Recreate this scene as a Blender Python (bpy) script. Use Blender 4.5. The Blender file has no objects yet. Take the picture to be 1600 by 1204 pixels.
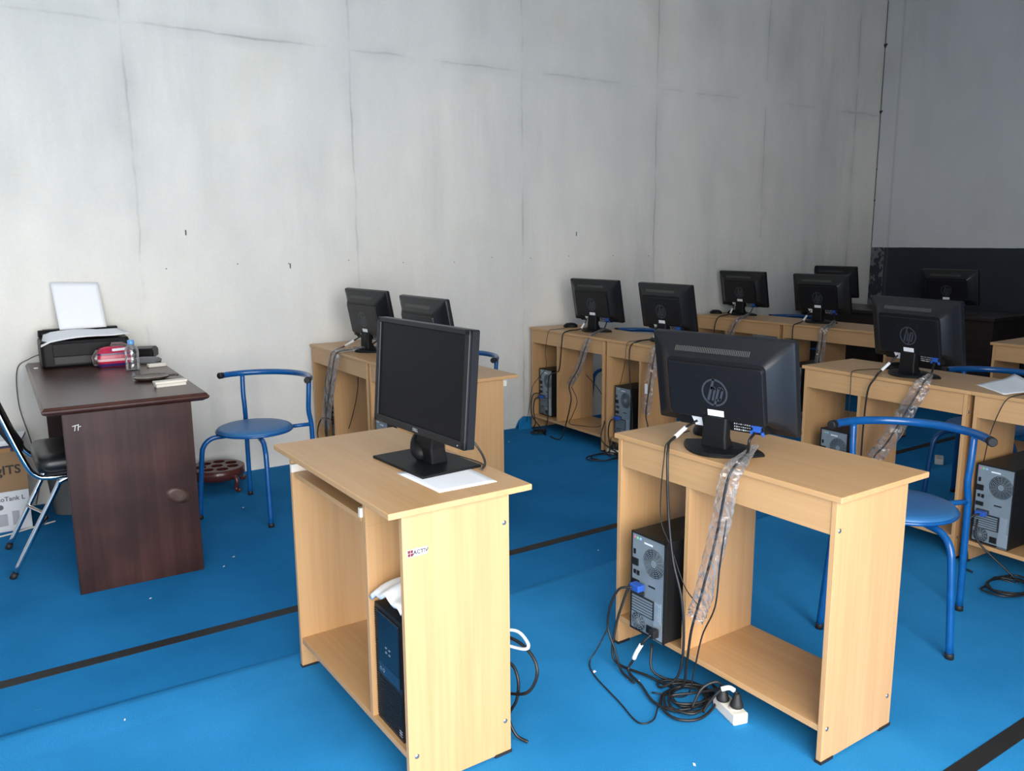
import bpy, math, random
from mathutils import Matrix, Vector
random.seed(7)
scene = bpy.context.scene
C = scene.collection
PI = math.pi

# ------------------------------------------------------------------ materials
MATS = {}
def nodes_of(name):
    m = bpy.data.materials.new(name); m.use_nodes = True
    nt = m.node_tree; b = nt.nodes['Principled BSDF']
    return m, nt, nt.nodes, nt.links, b
def plain(name, col, rough=.5, metal=0, spec=.5, coat=0, bump=0, bscale=200, var=.06, vscale=6):
    if name in MATS: return MATS[name]
    m, nt, N, L, b = nodes_of(name)
    b.inputs['Roughness'].default_value = rough; b.inputs['Metallic'].default_value = metal
    b.inputs['Specular IOR Level'].default_value = spec; b.inputs['Coat Weight'].default_value = coat
    tc = N.new('ShaderNodeTexCoord')
    nz = N.new('ShaderNodeTexNoise'); nz.inputs['Scale'].default_value = vscale; nz.inputs['Detail'].default_value = 4
    L.new(tc.outputs['Object'], nz.inputs['Vector'])
    r = N.new('ShaderNodeValToRGB')
    r.color_ramp.elements[0].position = .3; r.color_ramp.elements[1].position = .7
    r.color_ramp.elements[0].color = [c*(1-var) for c in col]+[1]; r.color_ramp.elements[1].color = [min(1, c*(1+var)) for c in col]+[1]
    L.new(nz.outputs['Fac'], r.inputs['Fac']); L.new(r.outputs['Color'], b.inputs['Base Color'])
    if bump:
        n2 = N.new('ShaderNodeTexNoise'); n2.inputs['Scale'].default_value = bscale; n2.inputs['Detail'].default_value = 2
        L.new(tc.outputs['Object'], n2.inputs['Vector'])
        bp = N.new('ShaderNodeBump'); bp.inputs['Strength'].default_value = bump; bp.inputs['Distance'].default_value = .002
        L.new(n2.outputs['Fac'], bp.inputs['Height']); L.new(bp.outputs['Normal'], b.inputs['Normal'])
    MATS[name] = m; return m
def wood(name, axis, c0, c1, rough=.38, scale=1, coat=0, blotch=0):
    """grain running along one axis"""
    if name in MATS: return MATS[name]
    m, nt, N, L, b = nodes_of(name)
    tc = N.new('ShaderNodeTexCoord'); mp = N.new('ShaderNodeMapping')
    s = [70*scale]*3; s['xyz'.index(axis)] = 2.2*scale
    mp.inputs['Scale'].default_value = s
    L.new(tc.outputs['Object'], mp.inputs['Vector'])
    nz = N.new('ShaderNodeTexNoise'); nz.inputs['Scale'].default_value = 1; nz.inputs['Detail'].default_value = 5; nz.inputs['Distortion'].default_value = .4
    L.new(mp.outputs['Vector'], nz.inputs['Vector'])
    mp2 = N.new('ShaderNodeMapping'); s2 = [14*scale]*3; s2['xyz'.index(axis)] = .6*scale; mp2.inputs['Scale'].default_value = s2
    L.new(tc.outputs['Object'], mp2.inputs['Vector'])
    n2 = N.new('ShaderNodeTexNoise'); n2.inputs['Scale'].default_value = 1; n2.inputs['Detail'].default_value = 3
    L.new(mp2.outputs['Vector'], n2.inputs['Vector'])
    ad = N.new('ShaderNodeMath'); ad.operation = 'ADD'; L.new(nz.outputs['Fac'], ad.inputs[0]); L.new(n2.outputs['Fac'], ad.inputs[1])
    hf = N.new('ShaderNodeMath'); hf.operation = 'MULTIPLY'; hf.inputs[1].default_value = .5; L.new(ad.outputs[0], hf.inputs[0])
    r = N.new('ShaderNodeValToRGB'); r.color_ramp.elements[0].position = .36; r.color_ramp.elements[1].position = .62
    r.color_ramp.elements[0].color = list(c0)+[1]; r.color_ramp.elements[1].color = list(c1)+[1]
    L.new(hf.outputs[0], r.inputs['Fac'])
    out = r.outputs['Color']
    if blotch:
        n3 = N.new('ShaderNodeTexNoise'); n3.inputs['Scale'].default_value = 5; n3.inputs['Detail'].default_value = 6
        L.new(tc.outputs['Object'], n3.inputs['Vector'])
        mx = N.new('ShaderNodeMix'); mx.data_type = 'RGBA'; mx.blend_type = 'MULTIPLY'; mx.inputs['Factor'].default_value = blotch
        r3 = N.new('ShaderNodeValToRGB'); r3.color_ramp.elements[0].position = .35; r3.color_ramp.elements[1].position = .65
        r3.color_ramp.elements[0].color = (.45, .45, .5, 1); r3.color_ramp.elements[1].color = (1, 1, 1, 1)
        L.new(n3.outputs['Fac'], r3.inputs['Fac']); L.new(out, mx.inputs[6]); L.new(r3.outputs['Color'], mx.inputs[7]); out = mx.outputs[2]
    L.new(out, b.inputs['Base Color'])
    b.inputs['Roughness'].default_value = rough; b.inputs['Coat Weight'].default_value = coat
    if blotch: b.inputs['Specular IOR Level'].default_value = .26
    MATS[name] = m; return m
BEECH0, BEECH1 = (.475, .268, .118), (.54, .322, .152)
W_X = wood('beech_across', 'x', BEECH0, BEECH1); W_Y = wood('beech_along', 'y', BEECH0, BEECH1); W_Z = wood('beech_upright', 'z', BEECH0, BEECH1)
EDGE = plain('beech_edge_band', (.50, .30, .15), .45)
MAH_Y = wood('mahogany_along', 'y', (.046, .015, .010), (.066, .025, .018), .28, .6, 0, .5)
MAH_Z = wood('mahogany_upright', 'z', (.032, .0105, .0085), (.062, .024, .0195), .4, .6, 0, .85)
KNOT = plain('wood_knot', (.050, .023, .015), .45, var=.5, vscale=35)
DARKWOOD = wood('dark_brown_wood', 'y', (.014, .009, .008), (.026, .017, .015), .4, .6, .1)
BLACK = plain('black_plastic', (.007, .0075, .0088), .45, spec=.16, bump=.08, bscale=700)
BLACKR = plain('black_shell_plastic', (.0075, .008, .0098), .36, spec=.32, bump=.05, bscale=900)
BLACKM = plain('black_matt_metal', (.008, .008, .0085), .5)
RUBBER = plain('black_rubber', (.01, .01, .011), .6)
EMB = plain('grey_emblem', (.042, .048, .06), .35)
VENT = plain('vent_pale_slot', (.085, .085, .08), .5)
SCREEN = plain('dark_screen', (.005, .005, .0057), .42, spec=.16)
WHITE = plain('white_label', (.75, .77, .8), .6, var=.03)
PAPER = plain('white_paper', (.82, .83, .86), .75, var=.02)
INK = plain('grey_print', (.38, .4, .45), .8)
BLUEC = plain('blue_plug_plastic', (.02, .085, .38), .45)
STEEL = plain('zinc_sheet', (.25, .305, .345), .42, .35, var=.1, vscale=12)
STEELD = plain('zinc_shade', (.022, .028, .034), .5, .3)
STEELL = plain('zinc_bright', (.42, .48, .53), .35, .5)
HOLE = plain('dark_socket', (.006, .006, .007), .5)
CHROME = plain('chrome_tube', (.62, .66, .7), .12, 1)
SCREWM = plain('screw_metal', (.45, .45, .45), .3, .9)
BLUEP = plain('blue_gloss_paint', (.004, .082, .275), .25, coat=.2, var=.12, vscale=25)
BLUEV = plain('blue_vinyl', (.025, .135, .33), .42, bump=.12, bscale=260, var=.08)
CORD = plain('black_cable', (.009, .009, .010), .45)
IVORY = plain('ivory_plastic', (.72, .68, .6), .4)
CARD = plain('brown_cardboard', (.25, .15, .075), .8)
VINYL = plain('black_vinyl', (.008, .008, .009), .38, bump=.1, bscale=150)
CLOTH = plain('white_cloth', (.82, .82, .82), .8, bump=.1, bscale=300)
RED = plain('pink_red_wrap', (.48, .015, .065), .28, var=.25, vscale=18)
NAVY = plain('navy_band', (.03, .02, .12), .3)
PINKW = plain('pale_pink_wrap', (.75, .5, .52), .35)
GREYP = plain('grey_pouch', (.13, .13, .135), .45)
STANDM = plain('red_brown_lacquer', (.075, .018, .014), .3, coat=.2)
CAPB = plain('light_blue_cap', (.12, .33, .68), .35)
REDST = plain('sticker_red', (.14, .012, .02), .5)
TAPEM = plain('black_tape', (.010, .010, .010), .6, bump=.2)
CHALKY = plain('pale_chalk', (.7, .72, .68), .7)
INKD = plain('dark_ink', (.015, .012, .03), .7)
OCHRE = plain('ochre_print', (.35, .17, .05), .7)
PURPLE = plain('purple_print', (.04, .025, .12), .6)
TRAYB = plain('dark_smoked_dish', (.11, .085, .07), .22, var=.3, vscale=30)

def clear(name, tint, alpha, rough=.12, diff=.12):
    m, nt, N, L, b = nodes_of(name); N.remove(b)
    out = N['Material Output']
    tr = N.new('ShaderNodeBsdfTransparent'); tr.inputs['Color'].default_value = list(tint)+[1]
    gl = N.new('ShaderNodeBsdfGlossy'); gl.inputs['Roughness'].default_value = rough; gl.inputs['Color'].default_value = (.9, .9, .9, 1)
    df = N.new('ShaderNodeBsdfDiffuse'); df.inputs['Color'].default_value = (.75, .73, .72, 1)
    tc = N.new('ShaderNodeTexCoord'); nz = N.new('ShaderNodeTexNoise'); nz.inputs['Scale'].default_value = 55; nz.inputs['Detail'].default_value = 4
    L.new(tc.outputs['Object'], nz.inputs['Vector'])
    bp = N.new('ShaderNodeBump'); bp.inputs['Strength'].default_value = .7; bp.inputs['Distance'].default_value = .004
    L.new(nz.outputs['Fac'], bp.inputs['Height']); L.new(bp.outputs['Normal'], gl.inputs['Normal'])
    m1 = N.new('ShaderNodeMixShader'); m1.inputs[0].default_value = diff; L.new(gl.outputs[0], m1.inputs[1]); L.new(df.outputs[0], m1.inputs[2])
    fr = N.new('ShaderNodeFresnel'); fr.inputs['IOR'].default_value = 1.45; L.new(bp.outputs['Normal'], fr.inputs['Normal'])
    ad = N.new('ShaderNodeMath'); ad.operation = 'ADD'; ad.use_clamp = True; ad.inputs[1].default_value = 1-alpha
    L.new(fr.outputs[0], ad.inputs[0])
    m2 = N.new('ShaderNodeMixShader'); L.new(ad.outputs[0], m2.inputs[0]); L.new(tr.outputs[0], m2.inputs[1]); L.new(m1.outputs[0], m2.inputs[2])
    L.new(m2.outputs[0], out.inputs['Surface'])
    return m
BAG = clear('clear_plastic_film', (.93, .90, .88), .92, .2, .45)
PET = clear('clear_bottle_plastic', (.93, .96, .98), .93, .06, .2)

def wall_material(name, base, dirty, seams, dado=None):
    m, nt, N, L, b = nodes_of(name)
    b.inputs['Roughness'].default_value = .85
    tc = N.new('ShaderNodeTexCoord'); sx = N.new('ShaderNodeSeparateXYZ'); L.new(tc.outputs['Object'], sx.inputs[0])
    def math_(op, a, b_=None, clamp=False):
        n = N.new('ShaderNodeMath'); n.operation = op; n.use_clamp = clamp
        for i, v in enumerate((a, b_)):
            if v is None: continue
            if isinstance(v, (int, float)): n.inputs[i].default_value = v
            else: L.new(v, n.inputs[i])
        return n.outputs[0]
    def noise(scale, sc=(1, 1, 1), det=5, rough=.6):
        mp = N.new('ShaderNodeMapping'); mp.inputs['Scale'].default_value = sc; L.new(tc.outputs['Object'], mp.inputs['Vector'])
        n = N.new('ShaderNodeTexNoise'); n.inputs['Scale'].default_value = scale; n.inputs['Detail'].default_value = det; n.inputs['Roughness'].default_value = rough
        L.new(mp.outputs['Vector'], n.inputs['Vector']); return n.outputs['Fac']
    def ramp(v, p0, p1, c0, c1):
        r = N.new('ShaderNodeValToRGB'); r.color_ramp.elements[0].position = p0; r.color_ramp.elements[1].position = p1
        r.color_ramp.elements[0].color = list(c0)+[1]; r.color_ramp.elements[1].color = list(c1)+[1]; L.new(v, r.inputs['Fac']); return r.outputs['Color']
    def mix(mode, f, a, b_):
        n = N.new('ShaderNodeMix'); n.data_type = 'RGBA'; n.blend_type = mode
        if isinstance(f, (int, float)): n.inputs['Factor'].default_value = f
        else: L.new(f, n.inputs['Factor'])
        for s, v in ((6, a), (7, b_)):
            if isinstance(v, tuple): n.inputs[s].default_value = v
            else: L.new(v, n.inputs[s])
        return n.outputs[2]
    col = ramp(noise(1.3, (1, 1, .45), 6), .35, .68, dirty, base)
    streak = ramp(noise(1, (3.2, 3.2, .42), 7, .68), .36, .60, (.80, .81, .815), (1, 1, 1))
    patch = ramp(noise(.75, (1, 1, .8), 3), .42, .62, (0, 0, 0), (1, 1, 1))
    bwp = N.new('ShaderNodeRGBToBW'); L.new(patch, bwp.inputs[0])
    col = mix('MULTIPLY', math_('MULTIPLY', bwp.outputs[0], .8), col, streak)
    spots = ramp(noise(.9, (1, 1, 1), 3), .56, .72, (1, 1, 1), (.88, .86, .80))
    col = mix('MULTIPLY', .6, col, spots)
    fine = ramp(noise(60, (1, 1, 1), 3), .3, .7, (.96, .96, .96), (1, 1, 1))
    col = mix('MULTIPLY', 1, col, fine)
    height = noise(16, (1, 1, 1), 4)
    if seams:
        # plastered joints between wall panels: every 1.275 m sideways and one level joint
        wob = math_('MULTIPLY', math_('SUBTRACT', noise(2.5, (1, 1, 1), 4), .5), .05)
        xx = math_('ADD', sx.outputs['X'], wob)
        fx = math_('ABSOLUTE', math_('SUBTRACT', math_('MODULO', math_('ADD', xx, 1.43+1.275*4+.6375), 1.275), .6375))
        zz = math_('ADD', sx.outputs['Z'], wob)
        fz = math_('ABSOLUTE', math_('SUBTRACT', zz, 2.525))
        d = math_('MINIMUM', fx, fz)
        dens = math_('ADD', math_('MULTIPLY', noise(1.7, (1, 1, 1), 4), 3.2), -1.25, True)
        line = math_('MULTIPLY', math_('SUBTRACT', 1, math_('MULTIPLY', d, 1/.009), True), dens)
        soft = math_('MULTIPLY', math_('SUBTRACT', 1, math_('MULTIPLY', d, 1/.07), True), math_('MULTIPLY', dens, .32))
        col = mix('MIX', math_('MULTIPLY', line, .62), col, (.25, .25, .235, 1))
        col = mix('MIX', soft, col, (.33, .34, .34, 1))
        height = math_('SUBTRACT', height, math_('MULTIPLY', line, 2.5))
        # row of small nail pits
    if dado:
        edge = math_('MULTIPLY', math_('SUBTRACT', noise(7, (1, 1, 1), 3), .5), .008)
        mask = math_('LESS_THAN', math_('ADD', sx.outputs['Z'], edge), dado)
        flake = math_('MULTIPLY', math_('GREATER_THAN', sx.outputs['Y'], -.115), math_('GREATER_THAN', noise(9, (1, 1, .6), 6, .7), .5))
        paint = mix('MIX', math_('MULTIPLY', flake, .85), ramp(noise(2, (1, 1, 1), 4), .3, .7, (.015, .0205, .029), (.021, .028, .039)), (.14, .145, .15, 1))
        col = mix('MIX', mask, col, paint)
        # joint beside the corner
        g = math_('SUBTRACT', 1, math_('MULTIPLY', math_('ABSOLUTE', math_('ADD', sx.outputs['Y'], .145)), 1/.02), True)
        col = mix('MIX', math_('MULTIPLY', g, .25), col, (.12, .12, .13, 1))
    L.new(col, b.inputs['Base Color'])
    bp = N.new('ShaderNodeBump'); bp.inputs['Strength'].default_value = .25; bp.inputs['Distance'].default_value = .006
    L.new(height, bp.inputs['Height']); L.new(bp.outputs['Normal'], b.inputs['Normal'])
    return m
def carpet_material():
    m, nt, N, L, b = nodes_of('blue_carpet'); b.inputs['Roughness'].default_value = .95; b.inputs['Specular IOR Level'].default_value = .1
    tc = N.new('ShaderNodeTexCoord')
    def noise(scale, det=5, sc=(1, 1, 1)):
        mp = N.new('ShaderNodeMapping'); mp.inputs['Scale'].default_value = sc; L.new(tc.outputs['Object'], mp.inputs['Vector'])
        n = N.new('ShaderNodeTexNoise'); n.inputs['Scale'].default_value = scale; n.inputs['Detail'].default_value = det
        L.new(mp.outputs['Vector'], n.inputs['Vector']); return n.outputs['Fac']
    r = N.new('ShaderNodeValToRGB'); r.color_ramp.elements[0].position = .32; r.color_ramp.elements[1].position = .7
    r.color_ramp.elements[0].color = (.010, .160, .385, 1); r.color_ramp.elements[1].color = (.016, .202, .475, 1)
    L.new(noise(2.6, 7), r.inputs['Fac'])
    sy = N.new('ShaderNodeSeparateXYZ'); L.new(tc.outputs['Object'], sy.inputs[0])
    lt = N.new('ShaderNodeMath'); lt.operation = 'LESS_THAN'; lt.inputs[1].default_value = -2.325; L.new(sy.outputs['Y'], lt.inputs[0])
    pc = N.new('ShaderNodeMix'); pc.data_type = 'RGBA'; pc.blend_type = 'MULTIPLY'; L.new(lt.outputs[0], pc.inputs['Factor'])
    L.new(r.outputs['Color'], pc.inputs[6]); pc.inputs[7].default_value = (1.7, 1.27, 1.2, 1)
    # bits of lint and chalk trodden into the pile
    r2 = N.new('ShaderNodeValToRGB'); r2.color_ramp.elements[0].position = .735; r2.color_ramp.elements[1].position = .80
    r2.color_ramp.elements[0].color = (0, 0, 0, 1); r2.color_ramp.elements[1].color = (.35, .35, .35, 1)
    L.new(noise(22, 4, (1, 1.8, 1)), r2.inputs['Fac'])
    mx = N.new('ShaderNodeMix'); mx.data_type = 'RGBA'; L.new(r2.outputs['Color'], mx.inputs['Factor']); L.new(pc.outputs[2], mx.inputs[6]); mx.inputs[7].default_value = (.3, .42, .5, 1)
    r3 = N.new('ShaderNodeValToRGB'); r3.color_ramp.elements[0].position = .3; r3.color_ramp.elements[1].position = .7
    r3.color_ramp.elements[0].color = (.82, .82, .82, 1); r3.color_ramp.elements[1].color = (1, 1, 1, 1)
    L.new(noise(260, 2), r3.inputs['Fac'])
    m2 = N.new('ShaderNodeMix'); m2.data_type = 'RGBA'; m2.blend_type = 'MULTIPLY'; m2.inputs['Factor'].default_value = 1
    L.new(mx.outputs[2], m2.inputs[6]); L.new(r3.outputs['Color'], m2.inputs[7]); L.new(m2.outputs[2], b.inputs['Base Color'])
    bp = N.new('ShaderNodeBump'); bp.inputs['Strength'].default_value = .35; bp.inputs['Distance'].default_value = .003
    L.new(noise(320, 2), bp.inputs['Height']); L.new(bp.outputs['Normal'], b.inputs['Normal'])
    return m
WALLM = wall_material('stained_grey_plaster', (.83, .80, .735), (.69, .68, .645), True)
WALLR = wall_material('grey_plaster_dark_dado', (.58, .59, .60), (.52, .535, .55), False, 1.267)
WALLP = plain('plain_plaster', (.70, .69, .66), .9, var=.05)
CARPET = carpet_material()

# ------------------------------------------------------------------ mesh builder
class MB:
    def __init__(s): s.v = []; s.f = []; s.sm = []
    def add(s, vs, fs, smooth=False):
        o = len(s.v); s.v += [tuple(v) for v in vs]
        for f in fs: s.f.append([i+o for i in f]); s.sm.append(smooth)
        return s
    def box(s, x0, x1, y0, y1, z0, z1):
        v = [(x, y, z) for x in (x0, x1) for y in (y0, y1) for z in (z0, z1)]
        return s.add(v, [(0, 1, 3, 2), (4, 6, 7, 5), (0, 4, 5, 1), (2, 3, 7, 6), (0, 2, 6, 4), (1, 5, 7, 3)])
    def loft(s, rings, cap=True, smooth=False):
        n = len(rings[0]); vs = [p for r in rings for p in r]; fs = []
        for i in range(len(rings)-1):
            for j in range(n):
                fs.append((i*n+j, i*n+(j+1) % n, (i+1)*n+(j+1) % n, (i+1)*n+j))
        s.add(vs, fs, smooth)
        if cap:
            o = len(s.v)-len(vs); k = len(rings)-1
            s.f.append([o+j for j in reversed(range(n))]); s.sm.append(False)
            s.f.append([o+k*n+j for j in range(n)]); s.sm.append(False)
        return s
    def tube(s, pts, r, n=10, cap=True, sub=6, taper=None, flat=None):
        P = catmull([Vector(p) for p in pts], sub) if sub > 1 and len(pts) > 2 else [Vector(p) for p in pts]
        rings = []; prev = None
        for i, p in enumerate(P):
            t = (P[min(i+1, len(P)-1)]-P[max(i-1, 0)])
            t = t.normalized() if t.length > 1e-9 else Vector((0, 0, 1))
            if prev is None:
                a = Vector((0, 0, 1)) if abs(t.z) < .9 else Vector((1, 0, 0))
                u = t.cross(a).normalized()
            else:
                u = prev-t*prev.dot(t); u = u.normalized() if u.length > 1e-6 else prev
            prev = u; w = t.cross(u)
            k = i/max(1, len(P)-1); rr = r*(taper(k) if taper else 1)
            rings.append([p+u*(rr*math.cos(2*PI*j/n))+w*(rr*math.sin(2*PI*j/n)) for j in range(n)])
        return s.loft(rings, cap, True)
    def lathe(s, prof, n=24, c=(0, 0, 0), axis='z', smooth=True, sx=1, sy=1):
        rings = []
        for r, h in prof:
            ring = []
            for j in range(n):
                a = 2*PI*j/n; x, y = r*math.cos(a)*sx, r*math.sin(a)*sy
                p = {'z': (x, y, h), 'x': (h, x, y), 'y': (y, h, x)}[axis]
                ring.append((c[0]+p[0], c[1]+p[1], c[2]+p[2]))
            rings.append(ring)
        return s.loft(rings, True, smooth)
    def disc_x(s, x, y, z, r, t, n=20):          # a thin disc facing -x
        return s.lathe([(r, x-t), (r, x)], n, (0, y, z), 'x', False)
    def ring_x(s, x, y, z, r0, r1, t, n=28):     # a flat ring facing -x
        rings = []
        for r, h in ((r0, x), (r0, x-t), (r1, x-t), (r1, x)):
            rings.append([(h, y+r*math.cos(2*PI*j/n), z+r*math.sin(2*PI*j/n)) for j in range(n)])
        rings.append(rings[0]); return s.loft(rings, False)
    def xf(s, M, start=0):
        s.v[start:] = [tuple(M @ Vector(p)) for p in s.v[start:]]; return s
    def off(s, d): return s.xf(Matrix.Translation(d))
def catmull(P, sub):
    out = []
    for i in range(len(P)-1):
        p0 = P[i-1] if i else P[0]*2-P[1]; p1, p2 = P[i], P[i+1]; p3 = P[i+2] if i+2 < len(P) else P[-1]*2-P[-2]
        for k in range(sub):
            t = k/sub
            out.append(.5*((2*p1)+(p2-p0)*t+(2*p0-5*p1+4*p2-p3)*t*t+(3*p1-p0-3*p2+p3)*t**3))
    out.append(P[-1]); return out
def rrect(x, w, h, r, cy=0, cz=0, k=5):          # rounded rectangle in a yz plane
    pts = []
    for sy, sz, a0 in ((1, 1, 0), (-1, 1, PI/2), (-1, -1, PI), (1, -1, 1.5*PI)):
        for i in range(k+1):
            a = a0+PI/2*i/k
            pts.append((x, cy+sy*(w/2-r)+r*math.cos(a), cz+sz*(h/2-r)+r*math.sin(a)))
    return pts
def rrect_z(z, w, d, r, cx=0, cy=0, k=5):
    return [(cx+p[1], cy+p[2], z) for p in rrect(0, w, d, r, 0, 0, k)]

def obj(name, mb, mat, parent=None, bevel=0, world=False, segs=2):
    me = bpy.data.meshes.new(name)
    vs = mb.v
    if world and parent is not None:
        inv = parent.matrix_basis.inverted(); vs = [tuple(inv @ Vector(p)) for p in vs]
    me.from_pydata(vs, [], mb.f); me.update()
    me.polygons.foreach_set('use_smooth', mb.sm)
    me.materials.append(mat)
    import bmesh
    bm = bmesh.new(); bm.from_mesh(me); bmesh.ops.recalc_face_normals(bm, faces=bm.faces); bm.to_mesh(me); bm.free()
    o = bpy.data.objects.new(name, me); C.objects.link(o)
    if parent is not None: o.parent = parent
    if bevel:
        b = o.modifiers.new('bevel', 'BEVEL'); b.width = bevel; b.segments = segs; b.limit_method = 'ANGLE'; b.angle_limit = .7
    return o
def tag(o, label, cat, group=None):
    o['label'] = label; o['category'] = cat
    if group: o['group'] = group
    return o
def thing(name, label, cat, loc=(0, 0, 0), rz=0, group=None):
    o = bpy.data.objects.new(name, None); C.objects.link(o); o.empty_display_size = .1
    o.location = loc; o.rotation_euler = (0, 0, rz)
    o.matrix_basis = Matrix.Translation(loc) @ Matrix.Rotation(rz, 4, 'Z')
    return tag(o, label, cat, group)
def struct(name, mb, mat):
    o = obj(name, mb, mat); o['kind'] = 'structure'; return o
def dup(root, loc, rz, label, group=None):
    r = root.copy(); C.objects.link(r); r.location = loc; r.rotation_euler = (0, 0, rz); r['label'] = label
    r.matrix_basis = Matrix.Translation(loc) @ Matrix.Rotation(rz, 4, 'Z')
    if group: r['group'] = group
    for ch in list(root.children):
        c = ch.copy(); C.objects.link(c); c.parent = r
        for g in list(ch.children):
            d = g.copy(); C.objects.link(d); d.parent = c
    return r
def text_mb(txt, size, o, u, v, thick=.0004, shear=0, squash=1):
    cu = bpy.data.curves.new('lettering', 'FONT'); cu.body = txt; cu.size = size; cu.extrude = thick; cu.align_x = 'CENTER'; cu.align_y = 'CENTER'; cu.shear = shear; cu.resolution_u = 3; cu.offset = size*.022
    ob = bpy.data.objects.new('lettering', cu); me = bpy.data.meshes.new_from_object(ob)
    u, v = Vector(u), Vector(v); n = u.cross(v); o = Vector(o)
    mb = MB().add([o+u*(p.co.x*squash)+v*p.co.y+n*p.co.z for p in me.vertices], [list(f.vertices) for f in me.polygons])
    bpy.data.objects.remove(ob); bpy.data.curves.remove(cu); bpy.data.meshes.remove(me); return mb
def quad_strip(mb, pts, w, fr, t=.0006):
    """a stroke of constant width along 2-D points, laid on frame fr(a, b, height)"""
    for (a0, b0), (a1, b1) in zip(pts[:-1], pts[1:]):
        dx, dy = a1-a0, b1-b0; l = math.hypot(dx, dy) or 1; nx, ny = -dy/l*w/2, dx/l*w/2; ex, ey = dx/l*w*.25, dy/l*w*.25
        q = [(a0-ex+nx, b0-ey+ny), (a0-ex-nx, b0-ey-ny), (a1+ex-nx, b1+ey-ny), (a1+ex+nx, b1+ey+ny)]
        vs = [fr(a, b, 0) for a, b in q]+[fr(a, b, t) for a, b in q]
        mb.add(vs, [(0, 1, 2, 3), (7, 6, 5, 4), (0, 4, 5, 1), (1, 5, 6, 2), (2, 6, 7, 3), (3, 7, 4, 0)])
    return mb

# ------------------------------------------------------------------ camera
cam = bpy.data.cameras.new('camera'); co = bpy.data.objects.new('camera', cam); C.objects.link(co); scene.camera = co
cam.sensor_fit = 'HORIZONTAL'; cam.sensor_width = 36; cam.lens = 1281.4/1600*36; cam.clip_start = .05
yaw, pitch, roll = .586, -.1795, -.0078
fwd = Vector((math.sin(yaw)*math.cos(pitch), math.cos(yaw)*math.cos(pitch), math.sin(pitch)))
rt = Vector((math.cos(yaw), -math.sin(yaw), 0)); up = rt.cross(fwd)
r2 = rt*math.cos(roll)+up*math.sin(roll); u2 = up*math.cos(roll)-rt*math.sin(roll)
R = Matrix((r2, u2, -fwd)).transposed().to_4x4()
co.matrix_world = Matrix.Translation((-2.262, -4.9043, 1.3988)) @ R

# ------------------------------------------------------------------ room
WY, WX, CZ, XL, YF = .031, 5.34, 3.575, -3.7, -5.3
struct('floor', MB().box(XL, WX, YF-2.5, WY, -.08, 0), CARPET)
struct('wall_back', MB().box(XL-.15, WX+.15, WY, WY+.15, 0, CZ), WALLM)
struct('wall_right', MB().box(WX, WX+.15, YF, WY, 0, CZ), WALLR)
struct('wall_left', MB().box(XL-.15, XL, YF, WY, 0, CZ), WALLP)
OX0, OX1, OZ = -3.5, -.35, 2.6
wf = MB().box(XL-.15, OX0, YF-.15, YF, 0, CZ).box(OX1, WX+.15, YF-.15, YF, 0, CZ).box(OX0, OX1, YF-.15, YF, OZ, CZ)
struct('wall_front', wf, WALLP)
struct('ceiling', MB().box(XL-.15, WX+.15, YF-.15, WY+.15, CZ, CZ+.12), WALLP)
# black tapes across the carpet and the lapped joint of the two carpet widths
struct('trim_1', MB().box(XL, WX, -2.012, -1.962, 0, .0015), TAPEM)
struct('trim_2', MB().box(XL, WX, -3.955, -3.905, 0, .0015), TAPEM)
lap = MB(); n = 60; vs = []
for i in range(n+1):
    x = XL+(WX-XL)*i/n; y = -2.325+.012*math.sin(x*2.1)
    vs += [(x, y+.006, 0), (x, y, .0045+.0015*math.sin(x*5)), (x, y-.035, .0045), (x, y-.16, .0003)]
lap.add(vs, [(4*i+k, 4*i+k+1, 4*i+k+5, 4*i+k+4) for i in range(n) for k in range(3)], True)
struct('trim_3', lap, CARPET)
flap = MB(); P = [(1.02, .028, 0), (1.16, .028, 0), (1.16, -.05, 0), (1.02, -.012, 0)]
flap.add([(1.035, .026, .0), (1.20, .026, 0), (1.20, .02, .07), (1.10, .015, .085), (1.06, .012, .06), (1.20, -.05, 0), (1.02, -.04, 0)], [(0, 1, 2, 3, 4), (4, 3, 2, 5, 6)])
struct('trim_4', flap, CARPET)
cr = MB()
pts = []
for i in range(40):
    z = 1.27+(CZ-1.27)*i/39; pts.append((WX-.003+random.uniform(-.002, .002), WY-.004, z))
cr.tube(pts, .003, 5, sub=1)
for z, s in ((3.17, .03), (2.56, .026), (2.02, .012), (1.72, .014)):
    cr.add([(WX-s, WY-s*.1, z+s*.3), (WX, WY-s, z+s*.5), (WX, WY, z+s*.7), (WX, WY, z-s*.9), (WX-s*.4, WY, z-s*.2)], [(0, 1, 2), (0, 1, 3), (1, 2, 3), (0, 3, 4), (0, 2, 4)])
struct('trim_5', cr, plain('dark_crack', (.03, .03, .032), .9))
pits = MB()
for i in range(12):
    x = -1.3+i*.36+random.uniform(-.05, .05); z = 1.245+random.uniform(-.02, .02); pits.lathe([(.004, WY-.0008), (.003, WY+.001)], 6, (x, 0, z), 'y')
for x, z in ((-1.19, 1.42), (1.6, 1.4), (-.6, 1.22)): pits.box(x, x+.008, WY-.001, WY+.001, z, z+.03)
struct('trim_6', pits, plain('nail_pit', (.12, .12, .12), .9))

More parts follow.
